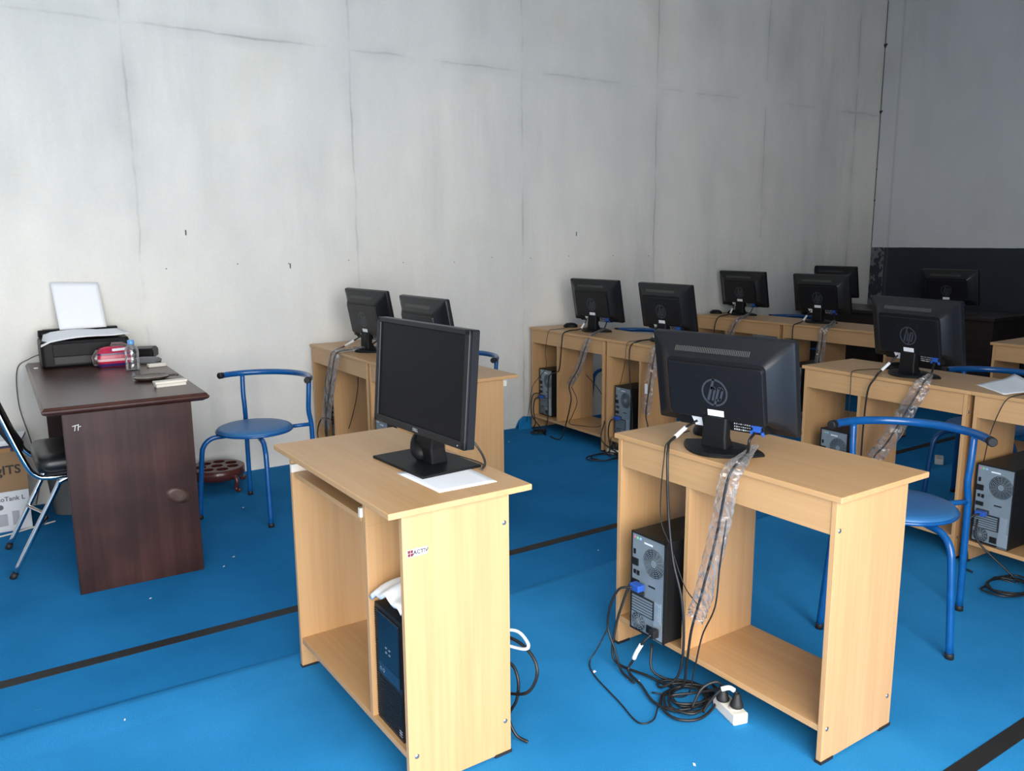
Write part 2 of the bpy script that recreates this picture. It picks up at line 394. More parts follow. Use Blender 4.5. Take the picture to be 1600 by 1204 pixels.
# ------------------------------------------------------------------ beech computer desks
def make_desk(label, D, L, H, a0, a1, inset, bdiv, loc, rz, group, sticker=False):
    runner_end = .004 if sticker else .0
    """local frame: +x towards the sitter, -y along the desk; origin on the floor under the middle. bdiv = divider distance from the +y end"""
    t = thing('computer_desk', label, 'desk', loc, rz, group)
    X = lambda a: a-D/2; Y = lambda b: b+L/2
    top = .0165; zt = H-top; pt = .016; zs0, zs1 = .09, .107
    obj('desktop', MB().box(X(0), X(D), Y(-L), Y(0), zt, H), W_Y, t, .0025)
    for b0 in (-inset-pt, -L+inset):
        p = obj('side_panel', MB().box(X(a0), X(a1), Y(b0), Y(b0+pt), .006, zt), W_Z, t, .0012)
        for f0 in (a0-.002, a1-.052): obj('foot_cap', MB().box(X(f0), X(f0+.054), Y(b0)-.002, Y(b0+pt)+.002, 0, .009), RUBBER, p)
        out = b0 if b0 < -L/2 else b0+pt; sg = -1 if b0 < -L/2 else 1
        for a, z in ((a0+.016, H-.095), (a0+.018, .1), (a1-.022, .1)):
            obj('screw', MB().lathe([(.0065, Y(out)-.001), (.0065, Y(out)+sg*.0012), (.003, Y(out)+sg*.0022)], 12, (X(a), 0, z), 'y'), SCREWM, p)
    yi0, yi1 = Y(-L+inset+pt), Y(-inset-pt)
    obj('apron', MB().box(X(a0+.003), X(a0+.018), yi0, yi1, H-.108, zt), W_Y, t, .0008)
    obj('shelf', MB().box(X(a0+.002), X(a1-.003), yi0, yi1, zs0, zs1), W_Y, t, .001)
    yd = Y(-bdiv)
    obj('divider', MB().box(X(a0+.004), X(a1-.003), yd-pt, yd, zs1, H-.108) .box(X(a0+.018), X(a1-.003), yd-pt, yd, H-.108, zt), W_Z, t, .0008)
    tr = obj('keyboard_tray', MB().box(X(a0+.06), X(a1-.004), yi0+.014, yd-pt-.014, H-.103, H-.088), W_Y, t, .001)
    for y0, y1 in ((yi0, yi0+.013), (yd-pt-.013, yd-pt)):
        obj('tray_runner', MB().box(X(a0+.06), X(a1+runner_end), y0, y1, H-.088, H-.062), IVORY, tr, .001)
    if sticker:
        y = Y(-inset); z = H-.116; x0 = X(a1-.012)
        s = obj('sticker', MB().box(x0-.056, x0, y, y+.0006, z-.0095, z+.0095), WHITE, t)
        q = MB()
        for i in range(2):
            for j in range(2):
                q.box(x0-.0085-.0078*i, x0-.0015-.0078*i, y+.0006, y+.0011, z-.0082+.0084*j, z-.0006+.0084*j)
        obj('sticker_mark', q, REDST, s)
        obj('lettering', text_mb('ACTIV', .0145, (x0-.0368, y+.0012, z), (-1, 0, 0), (0, 0, 1)), INKD, s)
    return t
DG = 'beech computer desks'
D0, L0 = .402, .857
def desk_pose(x, y, r, k=0, D=D0, L=L0):      # pose of the k-th desk along a row that starts at corner (x, y)
    cx, cy = D/2, -L/2-k*L
    return (x+cx*math.cos(r)-cy*math.sin(r), y+cx*math.sin(r)+cy*math.cos(r), 0)
ROW = {'A': (-.506, .016, .005), 'A3': (-.500, -2.866, .010), 'B': (1.136, -.022, -.012), 'B3': (1.219, -2.307, -.032), 'C': (2.777, -.075, .014), 'C3': (2.863, -2.407, 0)}
desk0 = make_desk('beech computer desk in the right foreground with a big monitor showing its emblem back', D0, L0, .75, .006, .326, .015, .322,
                  desk_pose(*ROW['A3']), ROW['A3'][2], DG)
for key, k, lab in (('A', 0, 'beech desk touching the wall, just right of the blue chair by the mahogany table'),
                    ('A', 1, 'beech desk hidden behind the upright black screen, its pale end panel facing out'),
                    ('B', 0, 'beech desk with a mouse at its corner, against the wall in the middle row'),
                    ('B', 1, 'beech desk joined to the wall-side desk, half hidden by the foreground monitor'),
                    ('B3', 0, 'beech desk with one monitor behind the foreground blue chair'),
                    ('B3', 1, 'beech desk with a curled white sheet on it at the right edge'),
                    ('C', 0, 'beech desk farthest back against the wall with two mice on it'),
                    ('C', 1, 'beech desk in the farthest row beside the wall-side one, under an overlapping monitor'),
                    ('C3', 0, 'beech desk corner showing at the right edge before the dark painted wall')):
    d = dup(desk0, desk_pose(*ROW[key], k), ROW[key][2], lab, DG)
    if (key, k) == ('A', 1):      # its tray runner sticks out behind the end panel
        obj('tray_runner', MB().box(D0/2-.078, D0/2-.045, -L0/2+.032, -L0/2+.046, .694, .730), IVORY, d, .002)
# the front-left desk is turned the other way round
LD, LL, LH = .416, .815, .761
lx, ly, lr = -1.502, -2.399, .014
lc = (lx+LD/2*math.cos(lr)+LL/2*math.sin(lr), ly+LD/2*math.sin(lr)-LL/2*math.cos(lr), 0)
make_desk('beech desk in the left foreground with keyboard tray showing and a sticker on its end', LD, LL, LH, .063, .374, .017, .235, lc, PI+lr, DG, True)

# ------------------------------------------------------------------ monitors seen from the back
TILT = .19
PW, PH, PZ = .469, .29, .2125
def panelM(tilt, x=-.02, z=PZ): return Matrix.Translation((x, 0, z)) @ Matrix.Rotation(-tilt, 4, 'Y')
def lens_outline(w, d0, d1, n=14):
    pts = []
    for i in range(n+1):
        k = i/n; y = w/2-w*k; pts.append((-d0*math.sin(PI*k)**.8, y))
    for i in range(1, n):
        k = i/n; y = -w/2+w*k; pts.append((d1*math.sin(PI*k)**.8, y))
    return pts
def make_monitor(label, loc, rz, group):
    t = thing('monitor', label, 'monitor', loc, rz, group); M = panelM(TILT)
    o = lens_outline(.275, .118, .062)
    b = MB().loft([[(p[0]*s, p[1]*s, z) for p in o] for s, z in ((1, 0), (1.0, .006), (.96, .012), (.62, .019), (.4, .021))])
    base = obj('base', b, BLACK, t, .001)
    obj('label_sticker', MB().box(-.078, -.064, -.03, .0, .0135, .0142).xf(Matrix.Rotation(.15, 4, 'Y')).off((0, 0, -.0135)), plain('grey_label', (.06, .065, .07), .4), base)
    st = MB().loft([rrect_z(z, d, w, .008, x) for z, d, w, x in ((.015, .055, .086, -.036), (.05, .036, .080, -.046), (.110, .030, .080, -.046))])
    obj('stand_column', st, BLACK, t, .001)
    # housing: bezel slab with bevelled back shell
    h = MB().loft([rrect(.022, PW-.004, PH-.004, .006), rrect(.020, PW, PH, .007), rrect(.004, PW, PH, .007), rrect(-.001, PW-.004, PH-.004, .006),
                   rrect(-.006, PW-.02, PH-.02, .012), rrect(-.012, PW-.06, PH-.05, .018), rrect(-.030, PW-.115, PH-.088, .02, 0, -.006),
                   rrect(-.042, PW-.142, PH-.106, .018, 0, -.010)], True, False)
    hs = obj('housing', h.xf(M), BLACKR, t)
    for p in hs.data.polygons: p.use_smooth = True
    hs.modifiers.new('edge', 'EDGE_SPLIT').split_angle = .45
    obj('screen', MB().box(.0222, .0228, -PW/2+.018, PW/2-.018, -PH/2+.022, PH/2-.018).xf(M), SCREEN, hs)
    # raised back cover with the round emblem, and the socket bay below it
    cv = MB().loft([rrect(-.040, .318, .178, .010, 0, -.018), rrect(-.049, .312, .172, .010, 0, -.018), rrect(-.050, .308, .168, .009, 0, -.018)])
    cover = obj('back_cover', cv.xf(M), BLACKR, t)
    bay = MB().loft([rrect(-.004, .30, .05, .008, 0, -.120), rrect(-.030, .29, .042, .008, 0, -.119), rrect(-.034, .285, .038, .008, 0, -.119)])
    sb = obj('socket_bay', bay.xf(M), BLACK, t)
    v = MB(); nx, nz = -.81, .585
    for i in range(44):
        y = .140-i*.0057
        a = [(-.0195, .1112), (-.0292, .0975)]
        q = [(x+nx*e, y+d, z+nz*e) for x, z in a for d in (-.0008, .0008) for e in (-.0008, .0007)]
        v.add(q, [(0, 1, 3, 2), (4, 6, 7, 5), (0, 4, 5, 1), (2, 3, 7, 6), (0, 2, 6, 4), (1, 5, 7, 3)])
    obj('vent_slots', v.xf(M), VENT, hs)
    R_ = .0435
    fr = lambda a, b, hh: (-.0501-hh, -a*R_, -.017+b*R_)
    e = MB().ring_x(-.0501, 0, -.017, R_*.87, R_, .0006)
    for pts, w in (([(-.50, -.56), (-.03, .93)], .18), ([(-.24, .28), (-.15, .36), (-.02, .36), (.04, .25), (-.17, -.56)], .155),
                   ([(-.03, -.93), (.35, .36)], .165), ([(.35, .36), (.56, .36), (.63, .25), (.44, -.44), (.36, -.52), (.12, -.52)], .155)):
        quad_strip(e, pts, w*R_/R_, fr)
    obj('emblem', e.xf(M), EMB, cover)
    obj('asset_label', MB().box(-.0508, -.0500, -.027, .027, -.092, -.073).xf(M), WHITE, cover)
    sc = MB()
    for y, z in ((.05, .03), (-.05, .03), (.04, -.088), (-.075, -.088)): sc.disc_x(-.0499, y, z, .004, .001, 10)
    obj('screw_hole', sc.xf(M), HOLE, cover)
    obj('spec_label', MB().add([(-.0345, .098, -.103), (-.0345, .060, -.103), (-.0345, .056, -.138), (-.0345, .082, -.138)], [(0, 1, 2, 3)]).xf(M), WHITE, sb)
    mk = MB(); rnd = random.Random(3)
    for r in range(4):
        for c in range(8):
            y = -.052-.007*c; z = -.104-.009*r; w = rnd.uniform(.001, .0028); hgt = rnd.uniform(.0008, .0024)
            mk.box(-.0347, -.0342, y-w, y+w, z-hgt, z+hgt)
    obj('rating_marks', mk.xf(M), plain('pale_marks', (.45, .46, .48), .6), sb)
    vg = MB().box(-.047, -.034, -.142, -.112, -.112, -.100).box(-.046, -.035, -.138, -.116, -.126, -.112)
    vg.loft([[(-.046, -.146, -.126), (-.046, -.140, -.126), (-.036, -.140, -.126), (-.036, -.146, -.126)], [(-.046, -.150, -.137), (-.046, -.144, -.137), (-.036, -.144, -.137), (-.036, -.150, -.137)]])
    vg.loft([[(-.046, -.116, -.122), (-.046, -.109, -.122), (-.036, -.109, -.122), (-.036, -.116, -.122)], [(-.046, -.112, -.135), (-.046, -.106, -.135), (-.036, -.106, -.135), (-.036, -.112, -.135)]])
    obj('video_connector', vg.xf(M), BLUEC, sb, .0008)
    return t
MG = 'black monitors turned back towards the camera'
HD = .75
mon0 = make_monitor('large black monitor back with emblem, on the foreground right desk', (-.366, -3.222, HD), .222, MG)
for x, y, r, z, lab in ((-.302, -.494, .109, HD, 'small black monitor back nearest the wall, left above the upright screen'),
                        (-.329, -1.253, .033, HD, 'black monitor back half hidden behind the upright black screen'),
                        (1.378, -.505, .084, HD, 'black monitor back beside the mouse on the wall-side desk of the middle row'),
                        (1.373, -1.195, -.007, HD, 'black monitor back just behind the left corner of the foreground monitor'),
                        (1.388, -2.802, -.139, HD, 'black monitor back on the desk behind the foreground blue chair'),
                        (3.078, -.327, .011, HD, 'black monitor back on the farthest wall-side beech desk with two mice'),
                        (3.049, -1.089, .031, HD, 'black monitor back overlapping another one in the farthest beech row'),
                        (4.517, -.164, .029, HD, 'black monitor back partly hidden by another, on the dark table at the wall'),
                        (4.513, -1.247, .017, HD, 'black monitor back in front of the dark painted wall')):
    dup(mon0, (x, y, z), r, lab, MG)

# the monitor whose screen faces us
def front_monitor():
    t = thing('monitor', 'black monitor with its dark screen facing left, on the left foreground desk', 'monitor', (-1.205, -2.865, LH), PI+.066)
    M = Matrix.Translation((.045, .053, .257)) @ Matrix.Rotation(-.079, 4, 'Y'); w, h = .478, .307
    base = MB().box(-.095, .098, -.142, .138, 0, .008)
    obj('base', base, BLACK, t, .002)
    nk = MB().loft([rrect_z(.008, .055, .09, .006, -.012, .008), rrect_z(.05, .05, .082, .006, -.006, .012), rrect_z(.20, .03, .075, .006, -.001, .04)])
    obj('stand_column', nk, BLACK, t, .001)
    hs = MB().loft([rrect(.002, w-.012, h-.012, .005), rrect(.0, w, h, .006), rrect(-.022, w, h, .006), rrect(-.034, w-.05, h-.05, .02), rrect(-.046, w-.16, h-.12, .02), rrect(-.05, w-.2, h-.16, .02)])
    hb = obj('housing', hs.xf(M), BLACKR, t)
    f = .020; g = MB()
    for r0 in ((-w/2, w/2, h/2-f*.75, h/2), (-w/2, w/2, -h/2, -h/2+f*1.1), (-w/2, -w/2+f, -h/2, h/2), (w/2-f, w/2, -h/2, h/2)): g.box(.0, .010, *r0)
    obj('bezel', g.xf(M), BLACKR, t, .003)
    obj('screen', MB().box(.0, .0045, -w/2+f, w/2-f, -h/2+f, h/2-f*.75).xf(M), SCREEN, t)
    obj('lettering', text_mb('DELL', .0125, (.0102, 0, -h/2+.011), (0, 1, 0), (0, 0, 1)).xf(M), plain('silver_letters', (.25, .26, .28), .4), hb)
    obj('power_light', MB().disc_x(.0, 0, 0, .002, .001, 8).off((.0108, w/2-.03, -h/2+.009)).xf(M), plain('pale_dot', (.3, .3, .3), .4), hb)
front_monitor()

# ------------------------------------------------------------------ computer towers seen from the back
TW, TH_, TDp = .156, .345, .37
def make_tower(label, loc, rz, group):
    t = thing('computer_tower', label, 'computer', loc, rz, group)
    case = MB().box(.004, TDp, -TW/2, TW/2, .006, TH_)
    for x in (.03, TDp-.04):
        for y in (-.06, .06): case.box(x, x+.02, y-.01, y+.01, 0, .006)
    cs = obj('case', case, BLACKM, t, .003)
    rim = MB()
    for a in ((-TW/2, -TW/2+.005, .008, TH_), (TW/2-.005, TW/2, .008, TH_), (-TW/2, TW/2, TH_-.006, TH_), (-TW/2, TW/2, .006, .012)): rim.box(-.003, .006, *a)
    obj('rear_rim', rim, BLACKM, t)
    U = lambda u: TW/2-u*TW; V = lambda v: TH_-v*TH_
    bp = obj('back_panel', MB().box(-.001, .004, -TW/2+.004, TW/2-.004, .010, TH_-.005), STEEL, t)
    def plate(name, u0, u1, v0, v1, d, mat, par=bp, bev=0): return obj(name, MB().box(-.001-d, -.0005, U(u1), U(u0), V(v1), V(v0)), mat, par, bev)
    fg = MB()
    yc, zc = U(.66), V(.245)
    for r in (.012, .018, .024, .030, .036, .042, .047): fg.ring_x(-.001, yc, zc, r-.0007, r+.0007, .0015, 26)
    for k in range(8):
        a = PI*k/8; dx, dz = math.cos(a)*.047, math.sin(a)*.047
        fg.tube([(-.0016, yc-dx, zc-dz), (-.0016, yc+dx, zc+dz)], .0006, 4, sub=1)
    fg.disc_x(-.001, yc, zc, .011, .002)
    obj('fan_recess', MB().disc_x(-.001, yc, zc, .049, .0004, 28), STEELD, bp)
    obj('fan_grille', fg, STEEL, bp)
    for i, (cc, nm) in enumerate((((.6, .2, .25), 'rose'), ((.25, .6, .25), 'green'), ((.3, .5, .8), 'sky'))):
        obj('audio_jack', MB().disc_x(-.001, U(.09+.085*i), V(.055), .0045, .002, 10), plain('jack_'+nm, cc, .4), bp)
    obj('badge', MB().box(-.0018, -.001, U(.62), U(.38), V(.085), V(.068)), WHITE, bp)
    plate('port', .07, .13, .17, .22, .002, HOLE); plate('port', .03, .22, .26, .33, .004, HOLE, bev=.001); plate('port', .08, .15, .375, .415, .002, HOLE); plate('port', .18, .25, .375, .42, .002, HOLE)
    plate('port', .05, .25, .47, .52, .003, HOLE); plate('port', .53, .72, .47, .485, .0015, HOLE)
    plate('video_port', .10, .42, .56, .60, .006, plain('zinc_dark_port', (.03, .03, .032), .4))
    plate('slot_recess', .03, .70, .61, .80, .0012, STEELD)
    sl = MB()
    for i in range(6): sl.box(-.0045, -.0015, U(.66), U(.06), V(.635+.028*i)-.0036, V(.635+.028*i)+.0026)
    obj('expansion_slots', sl, STEEL, bp)
    br = MB().box(-.004, -.0005, U(.90), U(.72), V(.80), V(.60))
    for i in range(5): br.box(-.006, -.003, U(.86), U(.76), V(.63+.035*i)-.003, V(.63+.035*i)+.003)
    obj('slot_bracket', br, STEELL, bp)
    yp, zp = U(.24), V(.885)
    obj('supply_recess', MB().disc_x(-.001, yp, zp, .033, .0005, 24), STEELD, bp)
    pf = MB()
    for r in (.010, .017, .024, .031): pf.ring_x(-.001, yp, zp, r-.0007, r+.0007, .0014, 22)
    for k in range(6):
        a = PI*k/6; pf.tube([(-.0015, yp-math.cos(a)*.031, zp-math.sin(a)*.031), (-.0015, yp+math.cos(a)*.031, zp+math.sin(a)*.031)], .0008, 4, sub=1)
    obj('supply_grille', pf, STEEL, bp)
    plate('power_socket', .50, .68, .87, .945, .004, HOLE, bev=.001); plate('cover_plate', .70, .96, .80, .985, .002, STEELL)
    return t
TG = 'black computer towers with zinc backs'
SH = .1072
tow0 = make_tower('black computer tower with zinc back and blue plug, in the foreground right desk', (-.522, -3.068, SH), .01, TG)
for x, y, r, lab in ((-.40, -.108, 0, 'black computer tower behind a clear plastic sleeve in the left wall-side desk'),
                     (-.500, -1.005, 0, 'black computer tower just showing beside the lower left of the upright screen'),
                     (1.185, -.156, -.012, 'computer tower beside the wall under the middle row desk with the mouse'),
                     (1.165, -1.022, -.012, 'computer tower above a power strip, left of the foreground monitor'),
                     (1.222, -2.515, -.03, 'computer tower peeping over the foreground desktop, left of the blue chair'),
                     (1.200, -3.292, -.03, 'computer tower at the right edge with cables tangled below it'),
                     (2.76, -1.085, .014, 'computer tower in the farthest beech row, right of the foreground monitor')):
    dup(tow0, (x, y, SH), r, lab, TG)

def front_tower():
    w, h = .155, .335
    t = thing('computer_tower', 'black computer tower with ribbed front, inside the left foreground desk under a white cloth', 'computer', (-1.435, -3.062, SH), 0)
    obj('case', MB().box(.012, .25, -w/2, w/2, .004, h), BLACKM, t, .002)
    fb = MB().box(0, .014, -w/2, w/2, 0, h)
    for i in range(46):
        z = .012+i*.0068; fb.box(-.0022, .001, w/2-.026, w/2-.002, z, z+.0036)
    for i in range(18):
        z = .01+i*.0068; fb.box(-.0022, .001, -w/2+.002, w/2-.026, z, z+.0036)
    obj('front_bezel', fb, BLACKM, t)
    bay = obj('drive_panel', MB().box(-.006, .002, -w/2+.004, w/2-.028, .15, h-.012), plain('blue_black_gloss', (.006, .009, .016), .18), t, .002)
    obj('blue_band', MB().box(-.0068, -.004, -w/2+.004, w/2-.03, .15, .182), plain('slate_blue', (.012, .03, .06), .25), bay)
    q = MB()
    for y, z in ((.0, .235), (.0, .222), (-.02, .235), (-.02, .222)): q.box(-.0072, -.0055, y-.004, y+.004, z-.001, z+.003)
    q.ring_x(-.006, .035, .164, .004, .0055, .001, 12).ring_x(-.006, .018, .164, .004, .0055, .001, 12)
    obj('port_marks', q, plain('grey_marks', (.2, .22, .25), .5), bay)
    obj('label_sticker', MB().box(-.0012, .0, -w/2+.006, -w/2+.022, .014, .03), WHITE, t)
front_tower()
# white cloth over that tower
cl = MB(); nu, nv = 18, 16; vs = []
for i in range(nu+1):
    for j in range(nv+1):
        a, b = i/nu, j/nv                       # a: into the desk, b: from the divider to the end panel
        x = -1.45+.22*a; y = -2.984-.19*b
        hump = math.sin(PI*min(1, .5*b+.12+.25*b*b))**1.1
        z = SH+.337+.016+.028*b*max(0, 1-1.4*a)+.085*hump*(1-.45*a)*min(1, .30+1.9*a)+.005*math.sin(7*a+5*b)+.006*math.sin(16*b-6*a)
        if a < .15: z -= .006*(1-a/.15)
        z -= .004*max(0, 1-b/.15)
        vs.append((x, y, z))
cl.add(vs, [(i*(nv+1)+j, (i+1)*(nv+1)+j, (i+1)*(nv+1)+j+1, i*(nv+1)+j+1) for i in range(nu) for j in range(nv)], True)
o = obj('folded_cloth', cl, CLOTH); o.modifiers.new('thickness', 'SOLIDIFY').thickness = .012
tag(o, 'white folded cloth lying on top of the tower in the left foreground desk', 'cloth')

# ------------------------------------------------------------------ mice
def make_mouse(label, loc, rz, group):
    t = thing('computer_mouse', label, 'mouse', loc, rz, group)
    rings = []
    for k, (z, s) in enumerate(((0, .96), (.004, 1), (.012, .98), (.021, .84), (.028, .58), (.031, .25))):
        rings.append([((.052*math.cos(2*PI*j/22)*s)-.004*(1-s), .030*math.sin(2*PI*j/22)*s*(1-.12*math.cos(2*PI*j/22)), z) for j in range(22)])
    obj('shell', MB().loft(rings, True, True), BLACK, t)
    obj('scroll_wheel', MB().lathe([(.008, -.0035), (.009, 0), (.008, .0035)], 14, (.026, 0, .0215), 'y'), RUBBER, t)
    obj('dark_seam', MB().tube([(.048, 0, .011), (.036, 0, .021), (.02, 0, .0275), (.0, 0, .031)], .0008, 5), HOLE, t)
    return t
MSG = 'black computer mice'
mouse0 = make_mouse('black mouse on the base of the upright screen, left foreground desk', (-1.238, -2.845, LH+.0085), 2.6, MSG)
for x, y, z, r, lab in ((-.262, -3.035, .7505, .9, 'black mouse behind the stand of the foreground right monitor'),
                        (1.375, -.20, .7505, 2.4, 'black mouse near the left corner of the wall-side middle row desk'),
                        (1.49, -2.645, .7505, 2.6, 'black mouse beside the monitor stand behind the foreground blue chair'),
                        (2.98, -.115, .7505, 2.0, 'black mouse at the outer corner of the farthest wall-side desk'),
                        (3.10, -.20, .7505, 2.6, 'black mouse nearer the monitor on the farthest wall-side desk')):
    dup(mouse0, (x, y, z), r, lab, MSG)

a_ = math.atan2(.9, .45); mouse0.location = (-1.207, -2.832, LH+.0085+.0335); mouse0.rotation_euler = (0, -.68, a_)
mouse0['label'] = 'black mouse propped against the stand of the upright screen, left foreground desk'
# ------------------------------------------------------------------ blue tube chairs
def make_chair(label, loc, rz, group):
    t = thing('round_seat_chair', label, 'chair', loc, rz, group)
    q = .208
    st = MB().lathe([(.03, .424), (.176, .424), (.186, .432), (.188, .440), (.182, .449), (.165, .4555), (.10, .459), (.02, .460)], 40)
    seat = obj('seat', st, BLUEV, t)
    obj('seat_ring', MB().lathe([(.183, .426), (.191, .428), (.194, .434), (.191, .440), (.184, .441)], 40), BLUEP, seat)
    for s in (-1, 1):
        fl = obj('front_leg', MB().tube([(.07, s*.07, .415), (.11, s*.11, .415), (.150, s*.152, .408), (.178, s*.18, .372), (.188, s*.19, .30), (q, s*q, .012)], .0125, 12, sub=8), BLUEP, t)
        obj('foot_cap', MB().lathe([(.0145, 0), (.0145, .018), (.0125, .02)], 12, (q, s*q, 0)), RUBBER, fl)
        rl = obj('back_post', MB().tube([(-q-.006, s*q, .012), (-q-.004, s*.206, .25), (-q-.002, s*.204, .42), (-.20, s*.198, .50), (-.20, s*.202, .58), (-.207, s*.205, .675)], .0125, 12, sub=6), BLUEP, t)
        obj('foot_cap', MB().lathe([(.0145, 0), (.0145, .018), (.0125, .02)], 12, (-q-.006, s*q, 0)), RUBBER, rl)
        obj('seat_bar', MB().tube([(-.13, s*.13, .428), (-q, s*.203, .428)], .010, 10, sub=1), BLUEP, t)
    rr, cx = .273, -.027; a1 = math.asin(.262/rr); pts = []
    for i in range(17):
        a = -a1*1.02+2*a1*1.02*i/16; pts.append((cx-rr*math.cos(a), rr*math.sin(a), .685))
    bk = obj('backrest', MB().tube(pts, .0155, 14, sub=2), BLUEP, t)
    for e, d in ((pts[0], pts[1]), (pts[-1], pts[-2])):
        v = (Vector(e)-Vector(d)).normalized(); p = Vector(e)
        obj('end_cap', MB().tube([p-v*.016, p+v*.006, p+v*.010], .0168, 14, sub=1, taper=lambda k: 1 if k < .8 else .8), RUBBER, bk)
    return t
CG = 'blue tube chairs with round seats'
ch0 = make_chair('blue round-seat chair between the mahogany table and the left foreground desk', (-1.09, -.74, 0), math.atan2(-.625, -.78), CG)
for x, y, a, lab in ((.456, -3.322, math.atan2(-.41, -.91), 'large blue round-seat chair behind the right foreground desk'),
                     (1.97, -2.87, math.atan2(-.15, -1), 'blue chair whose backrest arc shows behind the desk at the right edge'),
                     (.10, -.66, math.atan2(-.35, -.93), 'blue chair showing only its backrest end to the right of the upright screen'),
                     (1.80, -.36, PI, 'blue chair backrest peeping over the wall-side middle row desk'),
                     (3.60, -.36, PI, 'blue chair backrest peeping over the farthest beech row')):
    dup(ch0, (x, y, 0), a, lab, CG)
# clear wrapping still on the backrest of the near-wall chair
# ------------------------------------------------------------------ mahogany table
tx, ty, tr_, TL, TD, TT = -2.069, -1.412, -.022, .61, 1.41, .773
T = thing('wooden_table', 'glossy mahogany brown table with printer on it, at the left wall', 'table', (tx, ty, 0), tr_)
prof = [(0, -.012), (0, -.004), (.006, 0), (.010, .006), (.022, .012), (.022, .018), (.026, .022)]
rings = []
z0 = TT-.034
for ins, z in ((.022, 0), (.016, .004), (.004, .010), (0, .016), (0, .022), (.006, .027), (.008, .0315), (.012, .034)):
    rings.append([(ins, ins, z0+z), (TL-ins, ins, z0+z), (TL-ins, TD-ins, z0+z), (ins, TD-ins, z0+z)])
obj('table_top', MB().loft(rings), MAH_Y, T, .001)
pn = obj('end_panel', MB().box(.068, .542, .036, .062, 0, z0), MAH_Z, T, .0015)
kn = MB().lathe([(.052, 0), (.052, .0006), (.030, .0009), (.012, .0007)], 22, (0, 0, 0), 'y', True, .62, 1)
kn.v = [(p[0], -p[1], p[2]) for p in kn.v]
kn.xf(Matrix.Translation((.463, .036, .345)) @ Matrix.Rotation(.45, 4, 'Y'))
obj('wood_knot', kn, KNOT, pn)
mk = MB(); fr = lambda a, b, h: (.118+a, .036-h, .682+b)
for pts in ([(-.018, .006), (-.004, .009), (.001, .010)], [(-.007, .009), (-.011, -.012)], [(.004, .012), (.001, -.012)], [(.006, .002), (.012, .004)]): quad_strip(mk, pts, .0022, fr, .0004)
obj('chalk_mark', mk, CHALKY, pn)
obj('end_panel', MB().box(.068, .542, TD-.062, TD-.036, 0, z0), MAH_Z, T, .0015)
obj('modesty_panel', MB().box(.49, .512, .062, TD-.062, .20, z0), MAH_Y, T, .001)
def onT(x, y): return (x, y, TT)

# printer
pr_ = thing('printer', 'black inkjet printer with paper standing in it, on the mahogany table', 'printer', (-1.775, -.165, TT), -.02)
def R4(z, w, d, r=.02, cx=0, cy=0): return rrect_z(z, w, d, r, cx, cy)
obj('body', MB().loft([R4(0, .395, .25), R4(.01, .405, .26), R4(.118, .405, .26), R4(.132, .395, .25)]), BLACK, pr_, .002)
obj('output_slot', MB().box(-.145, .145, -.133, -.128, .018, .052), HOLE, pr_)
obj('front_panel', MB().box(-.15, .15, -.136, -.128, .056, .118), BLACK, pr_, .002)
obj('rear_feed', MB().loft([R4(.13, .36, .07, .01, 0, .085), R4(.172, .35, .05, .01, 0, .1)]), BLACK, pr_, .002)
obj('side_knob', MB().lathe([(.02, 0), (.024, .004), (.022, .035)], 14, (-.175, .09, .135)), BLACK, pr_)
def sheet(name, label, P, group=None, mat=PAPER, nu=10, nv=10, bend=None, lines=False, th=.0012):
    """a sheet over the four corners P (a bilinear patch), with bend(u, v) lifting it along z"""
    mb = MB(); vs = []
    P = [Vector(p) for p in P]
    for i in range(nu+1):
        for j in range(nv+1):
            u, v = i/nu, j/nv
            p = P[0]*(1-u)*(1-v)+P[1]*u*(1-v)+P[2]*u*v+P[3]*(1-u)*v
            if bend: p = p+Vector(bend(u, v))
            vs.append(p)
    mb.add(vs, [(i*(nv+1)+j, (i+1)*(nv+1)+j, (i+1)*(nv+1)+j+1, i*(nv+1)+j+1) for i in range(nu) for j in range(nv)], True)
    o = obj(name, mb, mat); s = o.modifiers.new('thickness', 'SOLIDIFY'); s.thickness = th; s.offset = 0
    tag(o, label, 'paper', group)
    return o
sheet('paper_sheet', 'white sheet standing upright in the printer feed against the wall', [(-1.872, -.102, TT+.17), (-1.652, -.102, TT+.172), (-1.662, -.012, TT+.40), (-1.885, -.012, TT+.41)], 'sheets of paper')
s1 = sheet('paper_sheet', 'printed white sheets lying on top of the printer', [(-1.978, -.315, TT+.112), (-1.565, -.30, TT+.140), (-1.60, -.122, TT+.150), (-1.95, -.115, TT+.150)], 'sheets of paper',
      bend=lambda u, v: (0, 0, .012*math.sin(PI*min(1, u*1.3))*(v < .98)+(.012 if u > .05 else 0)), th=.004)
